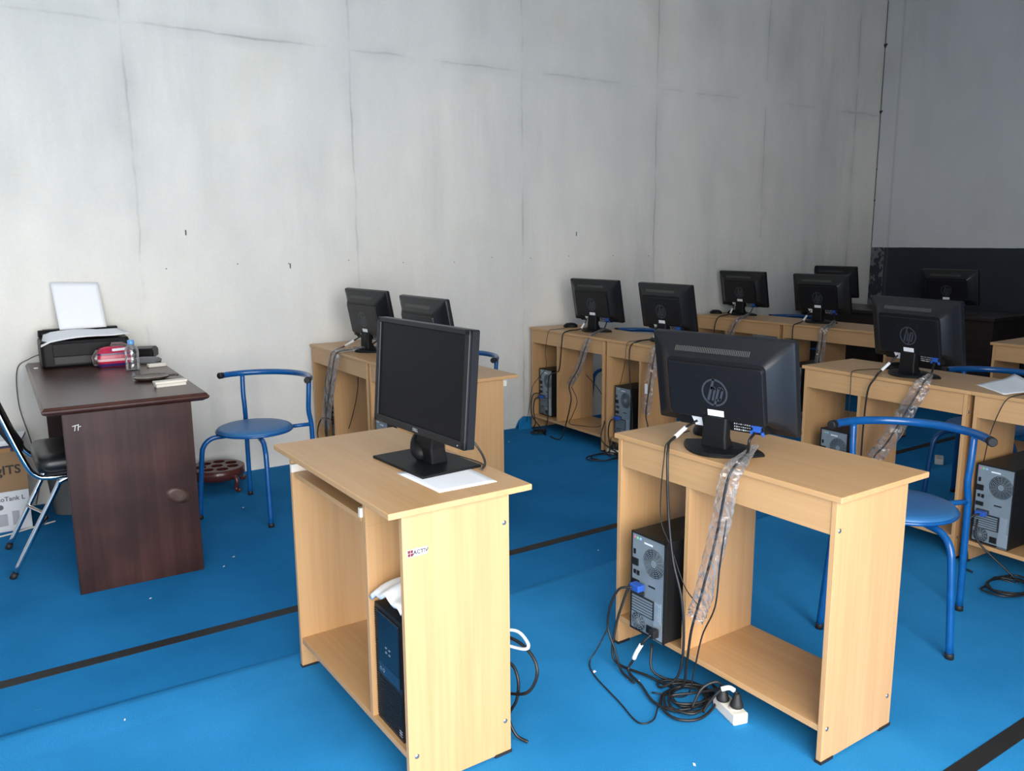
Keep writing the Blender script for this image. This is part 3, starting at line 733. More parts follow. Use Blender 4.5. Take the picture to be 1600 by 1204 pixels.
# tissue pack, bottle, small things
def pack():
    t = thing('tissue_pack', 'pink and red plastic tissue pack leaning before the printer', 'pack', (-1.668, -.385, TT), -.03)
    rings = []
    for z, w, d in ((0, .135, .07), (.012, .15, .085), (.045, .156, .088), (.072, .15, .08), (.092, .125, .055), (.1, .08, .03)):
        rings.append([(p[0]*(1+.03*math.sin(9*p[1]*40+z*90)), p[1], p[2]) for p in R4(z, w, d, .018)])
    b = obj('wrapper', MB().loft(rings, True, True), RED, t)
    obj('band', MB().loft([R4(.004, .150, .082, .018), R4(.018, .1555, .089, .018)], False, True), NAVY, b)
    obj('band', MB().loft([R4(.030, .1565, .0895, .018), R4(.042, .1575, .0905, .018)], False, True), PINKW, b)
    obj('band', MB().loft([R4(.062, .1545, .086, .018), R4(.069, .1525, .0835, .018)], False, True), NAVY, b)
    obj('white_print', MB().add([(-.01, -.036, .078), (.055, -.036, .081), (.055, -.03, .093), (-.008, -.03, .09)], [(0, 1, 2, 3)]), WHITE, b)
    obj('clear_end', MB().loft([R4(z, w, d, .012, cx) for z, w, d, cx in ((.01, .03, .06, -.08), (.05, .034, .066, -.082), (.085, .02, .04, -.07))], True, True), BAG, t)
    obj('clear_end', MB().loft([R4(z, w, d, .012, cx) for z, w, d, cx in ((.01, .02, .06, .08), (.05, .026, .066, .084), (.10, .09, .03, .03), (.118, .05, .02, .02))], True, True), BAG, t)
pack()
def bottle():
    t = thing('water_bottle', 'small clear water bottle with a light blue cap on the mahogany table', 'bottle', (-1.617, -.60, TT))
    b = obj('bottle_body', MB().lathe([(.026, 0), (.031, .004), (.032, .03), (.029, .036), (.032, .042), (.032, .062), (.0295, .068), (.032, .074), (.0315, .095), (.026, .112), (.016, .126), (.0125, .13), (.0125, .138)], 26), PET, t)
    obj('cap', MB().lathe([(.0155, .128), (.016, .131), (.0155, .147), (.013, .149)], 20), CAPB, t)
    return t
bottle()
ds = thing('glass_dish', 'brown smoked shallow dish in front of the bottle on the table', 'dish', (-1.592, -.93, TT), .2)
obj('bowl', MB().lathe([(.05, 0), (.075, .006), (.083, .014), (.086, .016), (.078, .012), (.05, .006), (.01, .005)], 30, sx=1, sy=.8), TRAYB, ds)
obj('handle', MB().tube([(.075, -.015, .013), (.090, -.035, .015), (.098, -.05, .013)], .006, 8), TRAYB, ds)
ck = thing('chalk_box', 'long white box of chalk lying nearest the table edge', 'box', (-1.558, -1.155, TT), .07)
obj('tray', MB().box(-.062, .062, -.022, .022, 0, .012), IVORY, ck, .001)
obj('lid', MB().box(-.066, .066, -.025, .025, .014, .024), IVORY, ck, .001)
obj('stack', MB().box(-.058, .058, -.019, .019, .011, .0145), plain('ivory_shadow_stack', (.5, .48, .42), .6), ck)
wb = MB().box(-.042, .042, -.018, .018, 0, .017); o = obj('white_sponge', wb, IVORY, None, .004)
o.location = (-1.50, -.545, TT); o.rotation_euler = (0, 0, .12); tag(o, 'short white sponge block beside the grey pouch on the table', 'sponge')
gp = MB().loft([R4(0, .13, .10, .02), R4(.012, .135, .105, .02), R4(.024, .11, .08, .02), R4(.028, .06, .04, .015)], True, True); o = obj('grey_pouch', gp, GREYP)
o.location = (-1.515, -.36, TT); o.rotation_euler = (0, 0, -.5); tag(o, 'flat grey pouch between the printer and the white sponge block', 'pouch')
bb = thing('adapter_box', 'low black box at the wall end of the table, right of the printer', 'box', (-1.478, -.125, TT), -.35)
obj('body', MB().loft([R4(0, .11, .16, .012), R4(.036, .11, .16, .012), R4(.05, .095, .14, .012)]), BLACK, bb, .002)
obj('top_strip', MB().box(-.04, .04, -.055, .055, .0495, .0515), BLACKR, bb)
sc_ = MB().box(-.009, .009, -.004, .004, 0, .003); o = obj('paper_scrap', sc_, PAPER); o.location = (-1.935, -.175-.02, TT); tag(o, 'tiny white paper scrap at the left wall end of the mahogany table', 'scrap')
o.location = (-2.005, -.24, TT)
# cable of the printer down the wall
def cable(name, label, pts, r, cat='cable', mat=CORD, group=None, sub=8, n=8):
    o = obj(name, MB().tube(pts, r, n, sub=sub), mat); return tag(o, label, cat, group)
cable('printer_cable', 'thin grey cable hanging from the printer down the wall behind the left chair', [(-1.965, -.12, .83), (-2.02, -.06, .80), (-2.075, .015, .74), (-2.085, .02, .55), (-2.05, .02, .35), (-2.03, .018, .15), (-2.06, .01, .01)], .003, mat=plain('grey_cable', (.12, .12, .12), .5))
# plant stand
def plant_stand():
    t = thing('plant_stand', 'low round red-brown plant stand with round holes, on the carpet by the wall', 'stand', (-1.165, -.20, 0), .3)
    cu = bpy.data.curves.new('plate', 'CURVE'); cu.dimensions = '2D'; cu.fill_mode = 'BOTH'; cu.extrude = .008
    def circ(x, y, r):
        sp = cu.splines.new('POLY'); n = 28; sp.points.add(n-1); sp.use_cyclic_u = True
        for i in range(n): sp.points[i].co = (x+r*math.cos(2*PI*i/n), y+r*math.sin(2*PI*i/n), 0, 1)
    circ(0, 0, .145); circ(0, 0, .033)
    for k in range(7): circ(.090*math.cos(2*PI*k/7), .090*math.sin(2*PI*k/7), .033)
    ob = bpy.data.objects.new('plate', cu); me = bpy.data.meshes.new_from_object(ob)
    mb = MB().add([(p.co.x, p.co.y, p.co.z+.118) for p in me.vertices], [list(f.vertices) for f in me.polygons])
    bpy.data.objects.remove(ob); bpy.data.curves.remove(cu)
    obj('top_plate', mb, STANDM, t)
    obj('rim', MB().lathe([(.145, .075), (.15, .08), (.152, .10), (.150, .122), (.144, .126), (.143, .12), (.146, .08)], 36), STANDM, t)
    obj('bowl', MB().lathe([(.06, .05), (.11, .056), (.145, .078), (.14, .08), (.10, .062), (.05, .056)], 36), STANDM, t)
    for k in range(4):
        a = PI/2*k+.1; c, s = math.cos(a), math.sin(a)
        pts = [(c*r, s*r, z) for r, z in ((.135, .085), (.160, .082), (.170, .055), (.158, .028), (.165, .010), (.188, .013), (.186, .022))]
        obj('leg', MB().tube(pts, .013, 10, taper=lambda k: 1-.35*k), STANDM, t)
plant_stand()
# ------------------------------------------------------------------ chrome chair, boxes
def chrome_chair():
    t = thing('chrome_chair', 'chrome tube chair with black vinyl seat tucked at the left of the table', 'chair', (-1.93, -.83, 0), 0)
    for s in (-1, 1):
        y = s*.215
        obj('frame_tube', MB().tube([(-.33, y*.9, .93), (-.265, y*.95, .70), (-.20, y, .50), (-.165, y, .435), (-.11, y, .415), (.04, y, .415), (.17, y, .41)], .0115, 12, sub=8), CHROME, t)
        l = obj('rear_leg', MB().tube([(.0, y, .404), (-.07, y*1.0, .395), (-.105, y*.98, .34), (-.284, y*.95, .010)], .0115, 12, sub=8), CHROME, t)
        obj('foot_cap', MB().tube([(-.2885, y*.948, .001), (-.276, y*.95, .024)], .0138, 12, sub=1), RUBBER, l)
        l = obj('front_leg', MB().tube([(.08, y, .404), (.14, y, .395), (.165, y*.98, .34), (.235, y*.95, .012)], .0115, 12, sub=8), CHROME, t)
        obj('foot_cap', MB().tube([(.239, y*.948, .001), (.232, y*.95, .024)], .0138, 12, sub=1), RUBBER, l)
    obj('cross_tube', MB().tube([(-.19, -.205, .19), (-.13, 0, .185), (-.19, .205, .19)], .008, 10), CHROME, t)
    obj('cross_tube', MB().tube([(.205, -.205, .16), (.205, .205, .16)], .008, 10, sub=1), CHROME, t)
    obj('seat', MB().loft([rrect_z(z, w, d, .05, .04) for z, w, d in ((.427, .36, .40), (.435, .39, .43), (.475, .395, .435), (.495, .37, .41), (.503, .28, .32))], True, True), VINYL, t)
    rings = []
    for k, (x, z) in enumerate(((-.21, .53), (-.255, .62), (-.29, .75), (-.325, .88), (-.335, .93))):
        w = (.34, .39, .40, .38, .30)[k]; b = .018
        rings.append([(x+b, -w/2, z), (x+b*1.6, 0, z), (x+b, w/2, z), (x-b, w/2, z), (x-b*.4, 0, z), (x-b, -w/2, z)])
    obj('backrest', MB().loft(rings, True, True), VINYL, t, .008)
chrome_chair()
bxw = thing('printer_carton', 'white printer carton on the floor under the brown box at the left edge', 'box', (-2.30, -.20, 0), 0)
obj('carton', MB().box(-.20, .20, -.16, .16, 0, .2), plain('white_card', (.6, .61, .63), .7), bxw, .002)
obj('lettering', text_mb('EcoTank L', .031, (.115, -.1606, .163), (1, 0, 0), (0, 0, 1)), plain('grey_letters', (.12, .12, .14), .7), bxw)
pic = MB().box(.02, .10, -.1608, -.16, .03, .09).box(.12, .15, -.1608, -.16, .03, .10); obj('printed_picture', pic, plain('pale_grey_print', (.35, .35, .38), .7), bxw)
obj('printed_dot', MB().lathe([(.013, -.1609), (.013, -.16)], 14, (.075, 0, .125), 'y'), plain('dark_grey_print', (.1, .1, .12), .7), bxw)
bxb = thing('cardboard_box', 'brown cardboard box stacked on the white carton at the left edge', 'box', (-2.31, -.20, .201), .02)
obj('carton', MB().box(-.21, .21, -.165, .165, 0, .205), CARD, bxb, .002)
obj('purple_band', MB().box(-.2105, .2105, -.1655, .1655, .195, .215), PURPLE, bxb, .001); obj('ochre_band', MB().box(.06, .15, -.1662, -.165, .195, .215), OCHRE, bxb)
obj('lettering', text_mb('gITS', .060, (.132, -.1658, .105), (1, 0, 0), (0, 0, 1), squash=1), plain('black_letters', (.02, .016, .014), .7), bxb)
for i, (dx, rz, lab) in enumerate(((0, .1, 'white paper stack on the brown box at the left edge, lower bundle'), (.03, -.15, 'white paper stack on the brown box at the left edge, upper bundle'))):
    o = obj('paper_stack', MB().box(-.15, .15, -.105, .105, 0, .014), PAPER, None, .002); o.location = (-2.27+dx, -.22, .417+i*.0145); o.rotation_euler = (0, 0, rz); tag(o, lab, 'paper', 'paper stacks on the brown box')
cable('floor_cable', 'white cable curving over the carpet beside the white carton', [(-2.45, -.42, .004), (-2.25, -.43, .004), (-2.1, -.37, .004), (-2.0, -.33, .004)], .004, mat=IVORY)
o = obj('waste_bin', MB().lathe([(.085, 0), (.09, .004), (.115, .27), (.12, .275), (.112, .27), (.086, .01)], 26), plain('dull_grey_bin', (.16, .16, .15), .6)); o.location = (-1.90, -.155-.02, 0); tag(o, 'grey waste bin in the shade under the mahogany table', 'bin')

# ------------------------------------------------------------------ dark tables at the far wall
for k, (x, y, ry, lab) in enumerate(((4.19, .0, .0, 'dark brown table in the far corner, nearest the wall'), (4.34, -.87, -.03, 'dark brown table standing before the dark painted wall'))):
    t = thing('dark_table', lab, 'table', (x, y, 0), ry, 'dark brown tables in the far corner')
    obj('table_top', MB().box(0, .58, -.845, 0, .722, .75), DARKWOOD, t, .003)
    for b in (-.82, -.05): obj('end_panel', MB().box(.04, .54, b, b+.025, 0, .722), DARKWOOD, t, .001)
    obj('modesty_panel', MB().box(.06, .078, -.795, -.05, .1, .722), DARKWOOD, t, .001)

# ------------------------------------------------------------------ papers on desks
sheet('paper_sheet', 'white sheet lying under the base of the upright screen', [(-1.325, -2.915, LH+.0006), (-1.312, -3.136, LH+.0006), (-1.140, -3.140, LH+.0006), (-1.135, -2.915, LH+.0006)], 'sheets of paper', th=.0008)
sheet('paper_sheet', 'curled white sheet on the beech desk at the right edge', [(1.345, -3.105, .752), (1.212, -3.285, .752), (1.40, -3.36, .752), (1.60, -3.14, .752)], 'sheets of paper',
      bend=lambda u, v: (0, 0, .03*v*v*(1-u*.6)+.006*math.sin(6*v)*v))

# ------------------------------------------------------------------ cables
def sleeve(pts, w, t, label_pts=None):
    """crumpled flat plastic sleeve round a path"""
    P = catmull([Vector(p) for p in pts], 9); rings = []; rnd = random.Random(len(pts)*7+int(abs(pts[0][0])*100)); n = 16; side = None
    for i, p in enumerate(P):
        k = i/(len(P)-1); tg = (P[min(i+1, len(P)-1)]-P[max(i-1, 0)]).normalized()
        u = Vector((-.35, .94, 0)); u = (u-tg*u.dot(tg)).normalized(); v = tg.cross(u)
        ww = w*(.28+.72*min(1, k*3.2))*(1 if k < .96 else .9); tt = t*(.5+.5*min(1, k*3))
        rings.append([p+u*(ww/2*math.cos(2*PI*j/n)*(1+rnd.uniform(-.09, .09)))+v*(tt/2*math.sin(2*PI*j/n)*(1+rnd.uniform(-.55, .55))) for j in range(n)])
    return MB().loft(rings, False, False)
def sleeved(name, label, cord, bag, w, group=None, extra=None):
    t = thing(name, label, 'cable', cord[0], 0, group)
    c = obj('cord', MB().tube(cord, .0042, 8, sub=8), CORD, t, world=True)
    s = obj('plastic_sleeve', sleeve(bag, w, w*.32), BAG, t, world=True); s['label'] = 'clear crinkled plastic sleeve'
    if extra: extra(s)
    return t
VG = 'monitor cables in clear plastic sleeves'
def mon_pt(x, y, r, lx_, ly_, lz): return (x+lx_*math.cos(r)-ly_*math.sin(r), y+lx_*math.sin(r)+ly_*math.cos(r), HD+lz)
# foreground right desk
vp = mon_pt(-.366, -3.222, .222, -.035, -.125, .083)
def marks(s):
    mk = MB(); rnd = random.Random(4)
    for z, y in ((.60, -3.352), (.50, -3.322), (.44, -3.31), (.67, -3.368)): mk.ring_x(-.545, y, z, .006, .008, .0005, 10)
    mk.box(-.5455, -.545, -3.372, -3.35, .655, .66); obj('printed_mark', mk, plain('dark_print', (.05, .04, .05), .7), s)
    for v in s.children:
        v.parent = s
bagA3 = [(-.315, -3.305, .773), (-.40, -3.345, .768), (-.485, -3.385, .762), (-.522, -3.388, .725), (-.528, -3.37, .60), (-.53, -3.34, .46), (-.53, -3.305, .32), (-.53, -3.28, .255)]
sleeved('monitor_cable', 'video cable in a long clear sleeve hanging over the foreground right desk', [vp, (-.37, -3.325, .80), (-.40, -3.345, .772), (-.485, -3.385, .765), (-.53, -3.388, .72), (-.535, -3.36, .55), (-.535, -3.31, .35), (-.535, -3.275, .22), (-.53, -3.255, .10), (-.535, -3.235, .012), (-.57, -3.12, .012), (-.60, -3.0, .02), (-.585, -2.985, .12), (-.565, -3.0, .22), (-.548, -3.015, .285)], bagA3, .058, VG)
for key, (x, y, r), pts, w, lab in (
    ('A1', (-.302, -.494, .109), [(-.34, -.50, .775), (-.43, -.475, .765), (-.515, -.45, .745), (-.53, -.40, .62), (-.53, -.32, .45), (-.53, -.25, .27)], .075, 'video cable in a clear sleeve on the left wall-side desk beside the blue chair'),
    ('B1', (1.378, -.505, .084), [(1.30, -.66, .78), (1.20, -.69, .762), (1.125, -.715, .73), (1.11, -.68, .63), (1.105, -.63, .52), (1.10, -.545, .40)], .05, 'silvery sleeved video cable hanging from the wall-side middle row desk'),
    ('B2', (1.373, -1.195, -.007), [(1.28, -1.33, .79), (1.19, -1.36, .762), (1.10, -1.38, .74), (1.085, -1.365, .62), (1.08, -1.345, .48), (1.08, -1.325, .34)], .06, 'sleeved video cable with a white tag, left of the foreground monitor'),
    ('B3', (1.388, -2.802, -.139), [(1.27, -2.945, .785), (1.21, -2.955, .765), (1.185, -2.945, .72), (1.175, -2.89, .60), (1.175, -2.82, .46), (1.175, -2.76, .37)], .07, 'sleeved video cable hanging behind the foreground blue chair'),
    ('C1', (3.078, -.327, .011), [(2.98, -.48, .785), (2.86, -.53, .765), (2.76, -.545, .745), (2.74, -.51, .66), (2.735, -.46, .52)], .05, 'sleeved video cable on the farthest wall-side desk with two mice'),
    ('C2', (3.049, -1.089, .031), [(2.95, -1.27, .785), (2.85, -1.32, .765), (2.745, -1.335, .74), (2.74, -1.325, .62), (2.74, -1.31, .50)], .06, 'sleeved video cable in the farthest row above the foreground monitor')):
    a = mon_pt(x, y, r, -.035, -.125, .083)
    e = Vector(pts[-1]); fy = e.y-.02
    sleeved('monitor_cable', lab, [a]+pts+[(e.x, fy, e.z-.1), (e.x-.005, fy+.06, .10), (e.x-.02, fy+.10, .012), (e.x-.03, fy+.2, .012)], pts, w, VG)
o = obj('cable_tag', MB().box(1.062, 1.064, -1.352, -1.33, .47, .53), WHITE); tag(o, 'white paper tag on the sleeved cable left of the foreground monitor', 'tag')

# power cords running over the back edge of each desk
PG = 'black power cords over the desk backs'
def power(label, pts, group=PG, sleeve_at=None, r=.0042):
    t = thing('power_cable', label, 'cable', pts[0], 0, group)
    obj('cord', MB().tube(pts, r, 8, sub=8), CORD, t, world=True)
    if sleeve_at: obj('white_wrap', MB().tube(sleeve_at, r*1.7, 8, sub=4), WHITE, t, world=True)
    return t
pp = mon_pt(-.366, -3.222, .222, -.03, .075, .085)
power('thick black power cord over the back of the foreground right desk, with a white wrap',
      [pp, (-.41, -3.10, .80), (-.445, -3.095, .775), (-.49, -3.115, .768), (-.520, -3.14, .755), (-.535, -3.155, .70), (-.535, -3.165, .56), (-.54, -3.195, .42), (-.54, -3.235, .31), (-.54, -3.25, .17), (-.55, -3.24, .06), (-.58, -3.20, .012), (-.56, -3.17, .010), (-.50, -3.20, .010), (-.47, -3.26, .010), (-.50, -3.35, .010), (-.60, -3.385, .010), (-.66, -3.35, .010), (-.655, -3.28, .010), (-.60, -3.23, .010), (-.53, -3.24, .018), (-.50, -3.29, .018), (-.54, -3.35, .018), (-.61, -3.365, .018), (-.64, -3.31, .018), (-.60, -3.26, .018), (-.545, -3.30, .03), (-.515, -3.36, .06), (-.515, -3.39, .085)],
      sleeve_at=[(-.405, -3.102, .803), (-.425, -3.096, .787), (-.445, -3.095, .775)])
for (x, y, r), ed, lab in (((-.302, -.494, .109), [(-.40, -.30, .765), (-.47, -.36, .758), (-.525, -.40, .742), (-.53, -.37, .68), (-.53, -.28, .5)], 'black power cord on the left wall-side desk beside the sleeved cable'),
                      ((1.378, -.505, .084), [(1.30, -.42, .765), (1.18, -.435, .758), (1.118, -.45, .742), (1.11, -.445, .68), (1.11, -.42, .5), (1.13, -.35, .46), (1.14, -.25, .40)], 'black power cord over the wall-side middle row desk'),
                      ((1.373, -1.195, -.007), [(1.33, -1.12, .765), (1.2, -1.14, .758), (1.115, -1.15, .742), (1.105, -1.14, .68), (1.105, -1.15, .53), (1.13, -1.15, .3)], 'black power cord over the desk left of the foreground monitor'),
                      ((1.388, -2.802, -.139), [(1.30, -2.69, .765), (1.24, -2.71, .758), (1.195, -2.725, .742), (1.185, -2.70, .68), (1.185, -2.69, .5), (1.185, -2.69, .2)], 'black power cord over the desk behind the foreground blue chair'),
                      ((3.078, -.327, .011), [(2.97, -.28, .765), (2.82, -.33, .758), (2.755, -.34, .742), (2.745, -.32, .66), (2.745, -.31, .45)], 'black power cord over the farthest wall-side desk'),
                      ((3.049, -1.089, .031), [(2.93, -1.02, .765), (2.80, -1.07, .758), (2.74, -1.08, .742), (2.735, -1.08, .66), (2.735, -1.09, .45)], 'black power cord over the farthest row, above the foreground monitor')):
    a = mon_pt(x, y, r, -.03, .075, .085)
    e = Vector(ed[-1]); power(lab, [a]+ed+[(e.x-.005, e.y, .12), (e.x-.03, e.y+.02, .012), (e.x-.06, e.y-.06, .012)], sleeve_at=[Vector(a).lerp(Vector(ed[0]), .5), Vector(a).lerp(Vector(ed[0]), .8), Vector(ed[0])])
TC = 'thin black mouse cords'
cable('mouse_cable', 'thin black mouse cord beside the thick cord on the foreground right desk', [(-.295, -3.01, .757), (-.36, -3.02, .754), (-.43, -3.06, .754), (-.49, -3.10, .756), (-.525, -3.13, .735), (-.53, -3.125, .62), (-.53, -3.13, .52), (-.525, -3.17, .45), (-.53, -3.235, .35), (-.53, -3.29, .31)], .0018, group=TC)
cable('hanging_cable', 'thin black cord hanging right of the long sleeve, foreground right desk', [(-.525, -3.385, .60), (-.53, -3.372, .46), (-.53, -3.36, .33), (-.53, -3.315, .22), (-.535, -3.292, .10), (-.55, -3.275, .010), (-.62, -3.20, .008)], .0024, group=TC)
cable('mouse_cable', 'thin black mouse cord down the wall side of the middle row desk', [(1.335, -.225, .755), (1.24, -.27, .754), (1.16, -.29, .754), (1.115, -.285, .742), (1.105, -.26, .60), (1.10, -.27, .48), (1.09, -.13, .34), (1.085, -.09, .18), (1.08, -.06, .06)], .002, group=TC)
cable('mouse_cable', 'thin black mouse cord over the desk left of the foreground monitor', [(1.30, -1.09, .754), (1.18, -1.105, .754), (1.112, -1.11, .742), (1.10, -1.105, .62), (1.10, -1.07, .50), (1.12, -1.03, .46)], .0018, group=TC)
cable('mouse_cable', 'thin black mouse cord on the desk behind the foreground blue chair', [(1.45, -2.66, .755), (1.35, -2.60, .754), (1.25, -2.58, .754), (1.20, -2.60, .742), (1.193, -2.605, .66), (1.195, -2.60, .50)], .0018, group=TC)
cable('mouse_cable', 'thin black cord over the desk with the curled sheet', [(1.36, -3.34, .756), (1.25, -3.335, .756), (1.17, -3.32, .744), (1.16, -3.295, .68), (1.16, -3.27, .58), (1.175, -3.25, .47)], .002, group=TC)
cable('mouse_cable', 'thin black cord joining the two mice on the farthest wall-side desk', [(2.98, -.115, .757), (3.02, -.14, .754), (3.07, -.18, .756)], .0018, group=TC)
cable('hanging_cable', 'thin black cord looping inside the wall-side middle row desk', [(1.115, -.55, .39), (1.115, -.612, .30), (1.125, -.55, .19), (1.13, -.51, .125), (1.18, -.56, .112), (1.26, -.66, .112), (1.33, -.66, .16), (1.34, -.60, .32), (1.32, -.45, .44)], .0024, group=TC)
cable('hanging_cable', 'thin black cord inside the left wall-side desk compartment', [(-.40, -.48, .64), (-.40, -.46, .52), (-.41, -.42, .40), (-.42, -.35, .27)], .0024, group=TC)
# plugs and tangles by the foreground tower
def tangle(name, label, cx, cy, r, loops, seed, up_pts=(), group='black cable tangles on the carpet', wire=.0042):
    rnd = random.Random(seed); pts = list(up_pts); m = loops*9
    for i in range(m+1):
        a = 2*PI*i/9+rnd.uniform(-.15, .15); rr = r*(1+.28*math.sin(i*.7+seed))*rnd.uniform(.85, 1.12)
        pts.append((cx+rr*math.cos(a)+.25*r*math.sin(i*.31), cy+rr*.72*math.sin(a), .006+.007*(i/m)*loops*.6+rnd.uniform(0, .004)))
    return cable(name, label, pts, wire, group=group, sub=5)
t = thing('power_cable', 'black power lead from the foreground tower to the coil on the carpet', 'cable', (-.545, -3.11, .15), 0, PG)
obj('plug', MB().box(-.552, -.528, -3.130, -3.108, .145-.012, .172-.012), RUBBER, t, .002, world=True)
obj('cord', MB().tube([(-.552, -3.118, .145), (-.575, -3.10, .11), (-.585, -3.075, .05), (-.60, -3.07, .012), (-.62, -3.15, .010), (-.655, -3.25, .010), (-.63, -3.33, .012), (-.56, -3.36, .014), (-.50, -3.32, .016), (-.50, -3.24, .016), (-.56, -3.20, .016)], .0042, 8, sub=8), CORD, t, world=True)
obj('white_wrap', MB().tube([(-.575, -3.10, .11), (-.583, -3.087, .08), (-.586, -3.078, .055)], .007, 8, sub=4), WHITE, t, world=True)
t = thing('video_plug', 'blue video plug in the back of the foreground tower', 'plug', (-.545, -3.035, .15), 0)
obj('plug_body', MB().box(-.56, -.530, -3.063, -3.020, .297-.03, .317-.028), BLUEC, t, .003, world=True)
obj('cord', MB().tube([(-.56, -3.035, .278), (-.585, -3.00, .265), (-.60, -2.975, .20), (-.60, -2.965, .12), (-.60, -3.0, .06), (-.615, -3.05, .012), (-.63, -3.13, .010)], .0042, 8, sub=8), CORD, t, world=True)
cable('loose_cable', 'thin black cord looping wide over the carpet left of the coil', [(-.60, -2.965, .12), (-.63, -2.95, .05), (-.66, -2.945, .006), (-.70, -3.02, .005), (-.735, -3.18, .005), (-.76, -3.29, .005), (-.72, -3.31, .006), (-.66, -3.27, .010)], .0024, group=TC)
tangle('cable_coil', 'coil of black cable on the carpet before the foreground right desk', -.565, -3.28, .075, 3, 2, [(-.53, -3.10, .10), (-.55, -3.14, .02)])
def strip(label, x, y, rz, group='white power strips on the carpet'):
    t = thing('power_strip', label, 'power strip', (x, y, 0), rz, group)
    b = obj('body', MB().box(-.058, .058, -.024, .024, 0, .034), IVORY, t, .004)
    for k in (-.028, .022):
        obj('socket', MB().lathe([(.018, .0335), (.018, .0352), (.012, .0352)], 18, (k, 0, 0)), plain('ivory_shadow', (.5, .48, .43), .5), b)
    return t
strip('white power strip with two black plugs before the foreground right desk', -.502, -3.408, -1.85)
for dx, dy, lab in ((-.004, -.024, 'black plug at the near end of the foreground power strip'), (-.018, .024, 'black plug at the far end of the foreground power strip')):
    t = thing('power_plug', lab, 'plug', (-.497+dx*.4, -3.405+dy, .035), 0, 'black plugs in the foreground strip')
    obj('plug_body', MB().lathe([(.019, 0), (.02, .006), (.016, .014), (.010, .036), (.007, .042)], 16), RUBBER, t)
    obj('cord', MB().tube([(0, 0, .04), (-.012, .01, .056), (-.035, .03, .05), (-.06, .05, .01), (-.075, .06, -.024)] if dy < 0 else [(0, 0, .04), (-.02, .012, .058), (-.06, .03, .04), (-.09, .04, -.02)], .0042, 8, sub=6), CORD, t)
    if dy < 0: obj('white_wrap', MB().tube([(-.006, .006, .05), (-.018, .016, .058), (-.035, .03, .052)], .0072, 8, sub=4), WHITE, t)
strip('white power strip on the carpet below the second middle row tower', 1.165, -.965, -1.2)
for k in (0, 1):
    t = thing('power_plug', ('black plug nearer the wall in the middle row power strip', 'black plug farther from the wall in the middle row power strip')[k], 'plug', (1.155+.01*k, -.945-.045*k, .035), 0, 'black plugs in the middle row strip')
    obj('plug_body', MB().lathe([(.019, 0), (.016, .014), (.008, .04)], 14), RUBBER, t)
    obj('cord', MB().tube([(0, 0, .038), (-.02, .0, .07), (-.05, -.02, .02), (-.07, -.05, -.025)], .004, 8), CORD, t)
strip('small white power strip seen through the desk behind the foreground blue chair', 2.66, -2.27, .52)
tangle('cable_tangle', 'black cable tangle on the carpet beside the wall-side middle row desk', 1.09, -.22, .05, 4, 5, [(1.15, -.14, .28), (1.10, -.11, .26), (1.08, -.13, .12)])
tangle('cable_tangle', 'black cable loop on the carpet under the middle row power strip', 1.0, -1.0, .11, 2, 8, [(1.10, -.92, .22), (1.06, -.94, .10)])
tangle('cable_tangle', 'black cable tangle on the carpet at the right edge below a tower', 1.07, -3.42, .10, 4, 3, [(1.17, -3.25, .22), (1.13, -3.28, .14)])
tangle('cable_tangle', 'black cable tangle at the foot of the left wall-side desk', -.55, -.20, .06, 3, 6, [(-.42, -.15, .28), (-.50, -.12, .30), (-.55, -.17, .2)])
def hang(name, label, P, group='blue plugs in the towers'):
    t = thing(name, label, 'plug', P, 0, group)
    obj('plug_body', MB().box(-.03, 0, -.02, .02, -.010, .010), BLUEC, t, .003)
    obj('cord', MB().tube([(-.03, 0, 0), (-.055, .02, -.02), (-.06, .03, -.10), (-.05, .02, -.20), (-.06, .04, -P[2]+.012), (-.08, -.02, -P[2]+.010)], .004, 8, sub=7), CORD, t)
for P, lab in (((1.178, -.125, SH+.14), 'blue plug in the tower beside the wall'), ((1.158, -.99, SH+.14), 'blue plug in the tower above the middle row power strip'), ((1.192, -3.258, SH+.14), 'blue plug in the tower at the right edge')): hang('video_plug', lab, P)
# cables behind the front-left desk
t = thing('white_cable', 'white cable loop with black cable behind the left foreground desk', 'cable', (-1.10, -3.13, 0))
obj('cord', MB().tube([(-1.14, -3.09, .315), (-1.10, -3.16, .335), (-1.095, -3.21, .322), (-1.10, -3.215, .305), (-1.11, -3.16, .290), (-1.15, -3.09, .295)], .0045, 8), WHITE, t, world=True)
cable('loose_cable', 'black cable looping out behind the end of the left foreground desk', [(-1.16, -3.06, .30), (-1.11, -3.15, .312), (-1.09, -3.22, .29), (-1.09, -3.25, .245), (-1.10, -3.22, .18), (-1.11, -3.14, .14), (-1.14, -3.06, .12)], .0046)
cable('loose_cable', 'shorter black cable hanging to the carpet behind the left foreground desk', [(-1.15, -3.08, .22), (-1.10, -3.13, .225), (-1.095, -3.165, .19), (-1.10, -3.165, .13), (-1.11, -3.14, .07), (-1.10, -3.16, .02), (-1.08, -3.19, .006)], .0046)
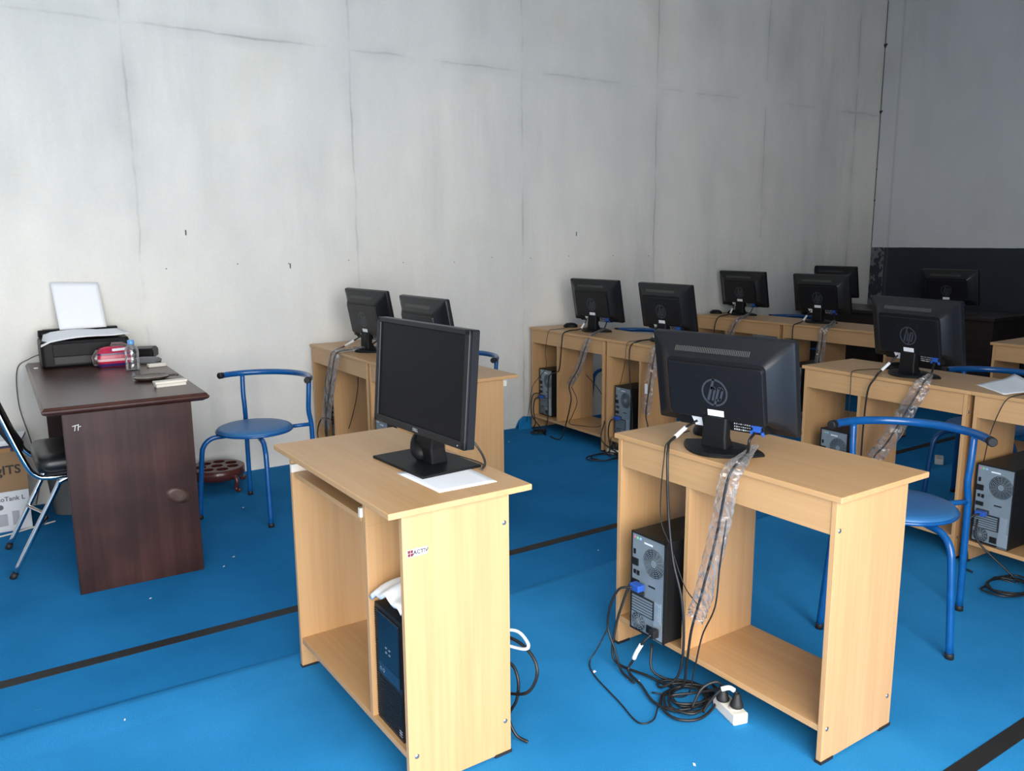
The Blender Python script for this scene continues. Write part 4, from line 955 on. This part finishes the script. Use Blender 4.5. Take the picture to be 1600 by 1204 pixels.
cable('screen_cable', 'grey cord drooping from the upright screen to the desk edge', [(-1.12, -2.93, .86), (-1.085, -2.935, .815), (-1.075, -2.96, .785), (-1.085, -2.99, .767), (-1.12, -3.03, .766)], .0034, mat=plain('charcoal_cord', (.025, .025, .028), .5))
cable('screen_cable', 'thin dark cord lying behind the base of the upright screen', [(-1.11, -2.80, .764), (-1.095, -2.88, .764), (-1.085, -2.95, .764), (-1.09, -3.0, .764)], .0016)
# scraps on the carpet
for x, y, s, r in ((-.684, -2.996, .018, .3), (-.764, -3.518, .012, 1), (-1.384, -1.321, .011, .2), (-1.999, -2.423, .010, 1.2), (-1.449, -1.408, .010, .5), (-1.154, -.656, .010, .1), (.772, -.289, .010, .4), (.213, -2.836, .010, 1), (-1.776, -1.571, .010, .3), (.001, -2.19, .009, .8), (-.62, -3.09, .008, .4), (-.60, -3.12, .007, .9)):
    o = obj('paper_scrap', MB().add([(-s, -s*.4, .001), (s*.8, -s*.5, .0012), (s, s*.4, .003), (-s*.5, s*.5, .0015)], [(0, 1, 2, 3)]), PAPER); o.modifiers.new('thickness', 'SOLIDIFY').thickness = .0008
    o.location = (x, y, .0008); o.scale = (.55, .55, .55); o.rotation_euler = (0, 0, r); tag(o, 'tiny white paper scrap on the blue carpet', 'scrap', 'paper scraps on the carpet')

# ------------------------------------------------------------------ daylight through the wide doorway behind the camera
w = bpy.data.worlds.new('sky'); scene.world = w; w.use_nodes = True
bg = w.node_tree.nodes['Background']; bg.inputs['Color'].default_value = (1, .985, .96, 1); bg.inputs['Strength'].default_value = 8.0
pl_ = bpy.data.lights.new('doorway_portal', 'AREA'); pl_.shape = 'RECTANGLE'; pl_.size = OX1-OX0; pl_.size_y = OZ; pl_.cycles.is_portal = True
po = bpy.data.objects.new('doorway_portal', pl_); C.objects.link(po); po.location = ((OX0+OX1)/2, YF-.16, OZ/2); po.rotation_euler = (PI/2, 0, 0)
scene.view_settings.view_transform = 'Standard'; scene.view_settings.look = 'None'; scene.view_settings.gamma = 1; scene.view_settings.use_curve_mapping = False
scene.view_settings.exposure = .52
scene.cycles.max_bounces = 10; scene.cycles.diffuse_bounces = 6; scene.cycles.transparent_max_bounces = 16
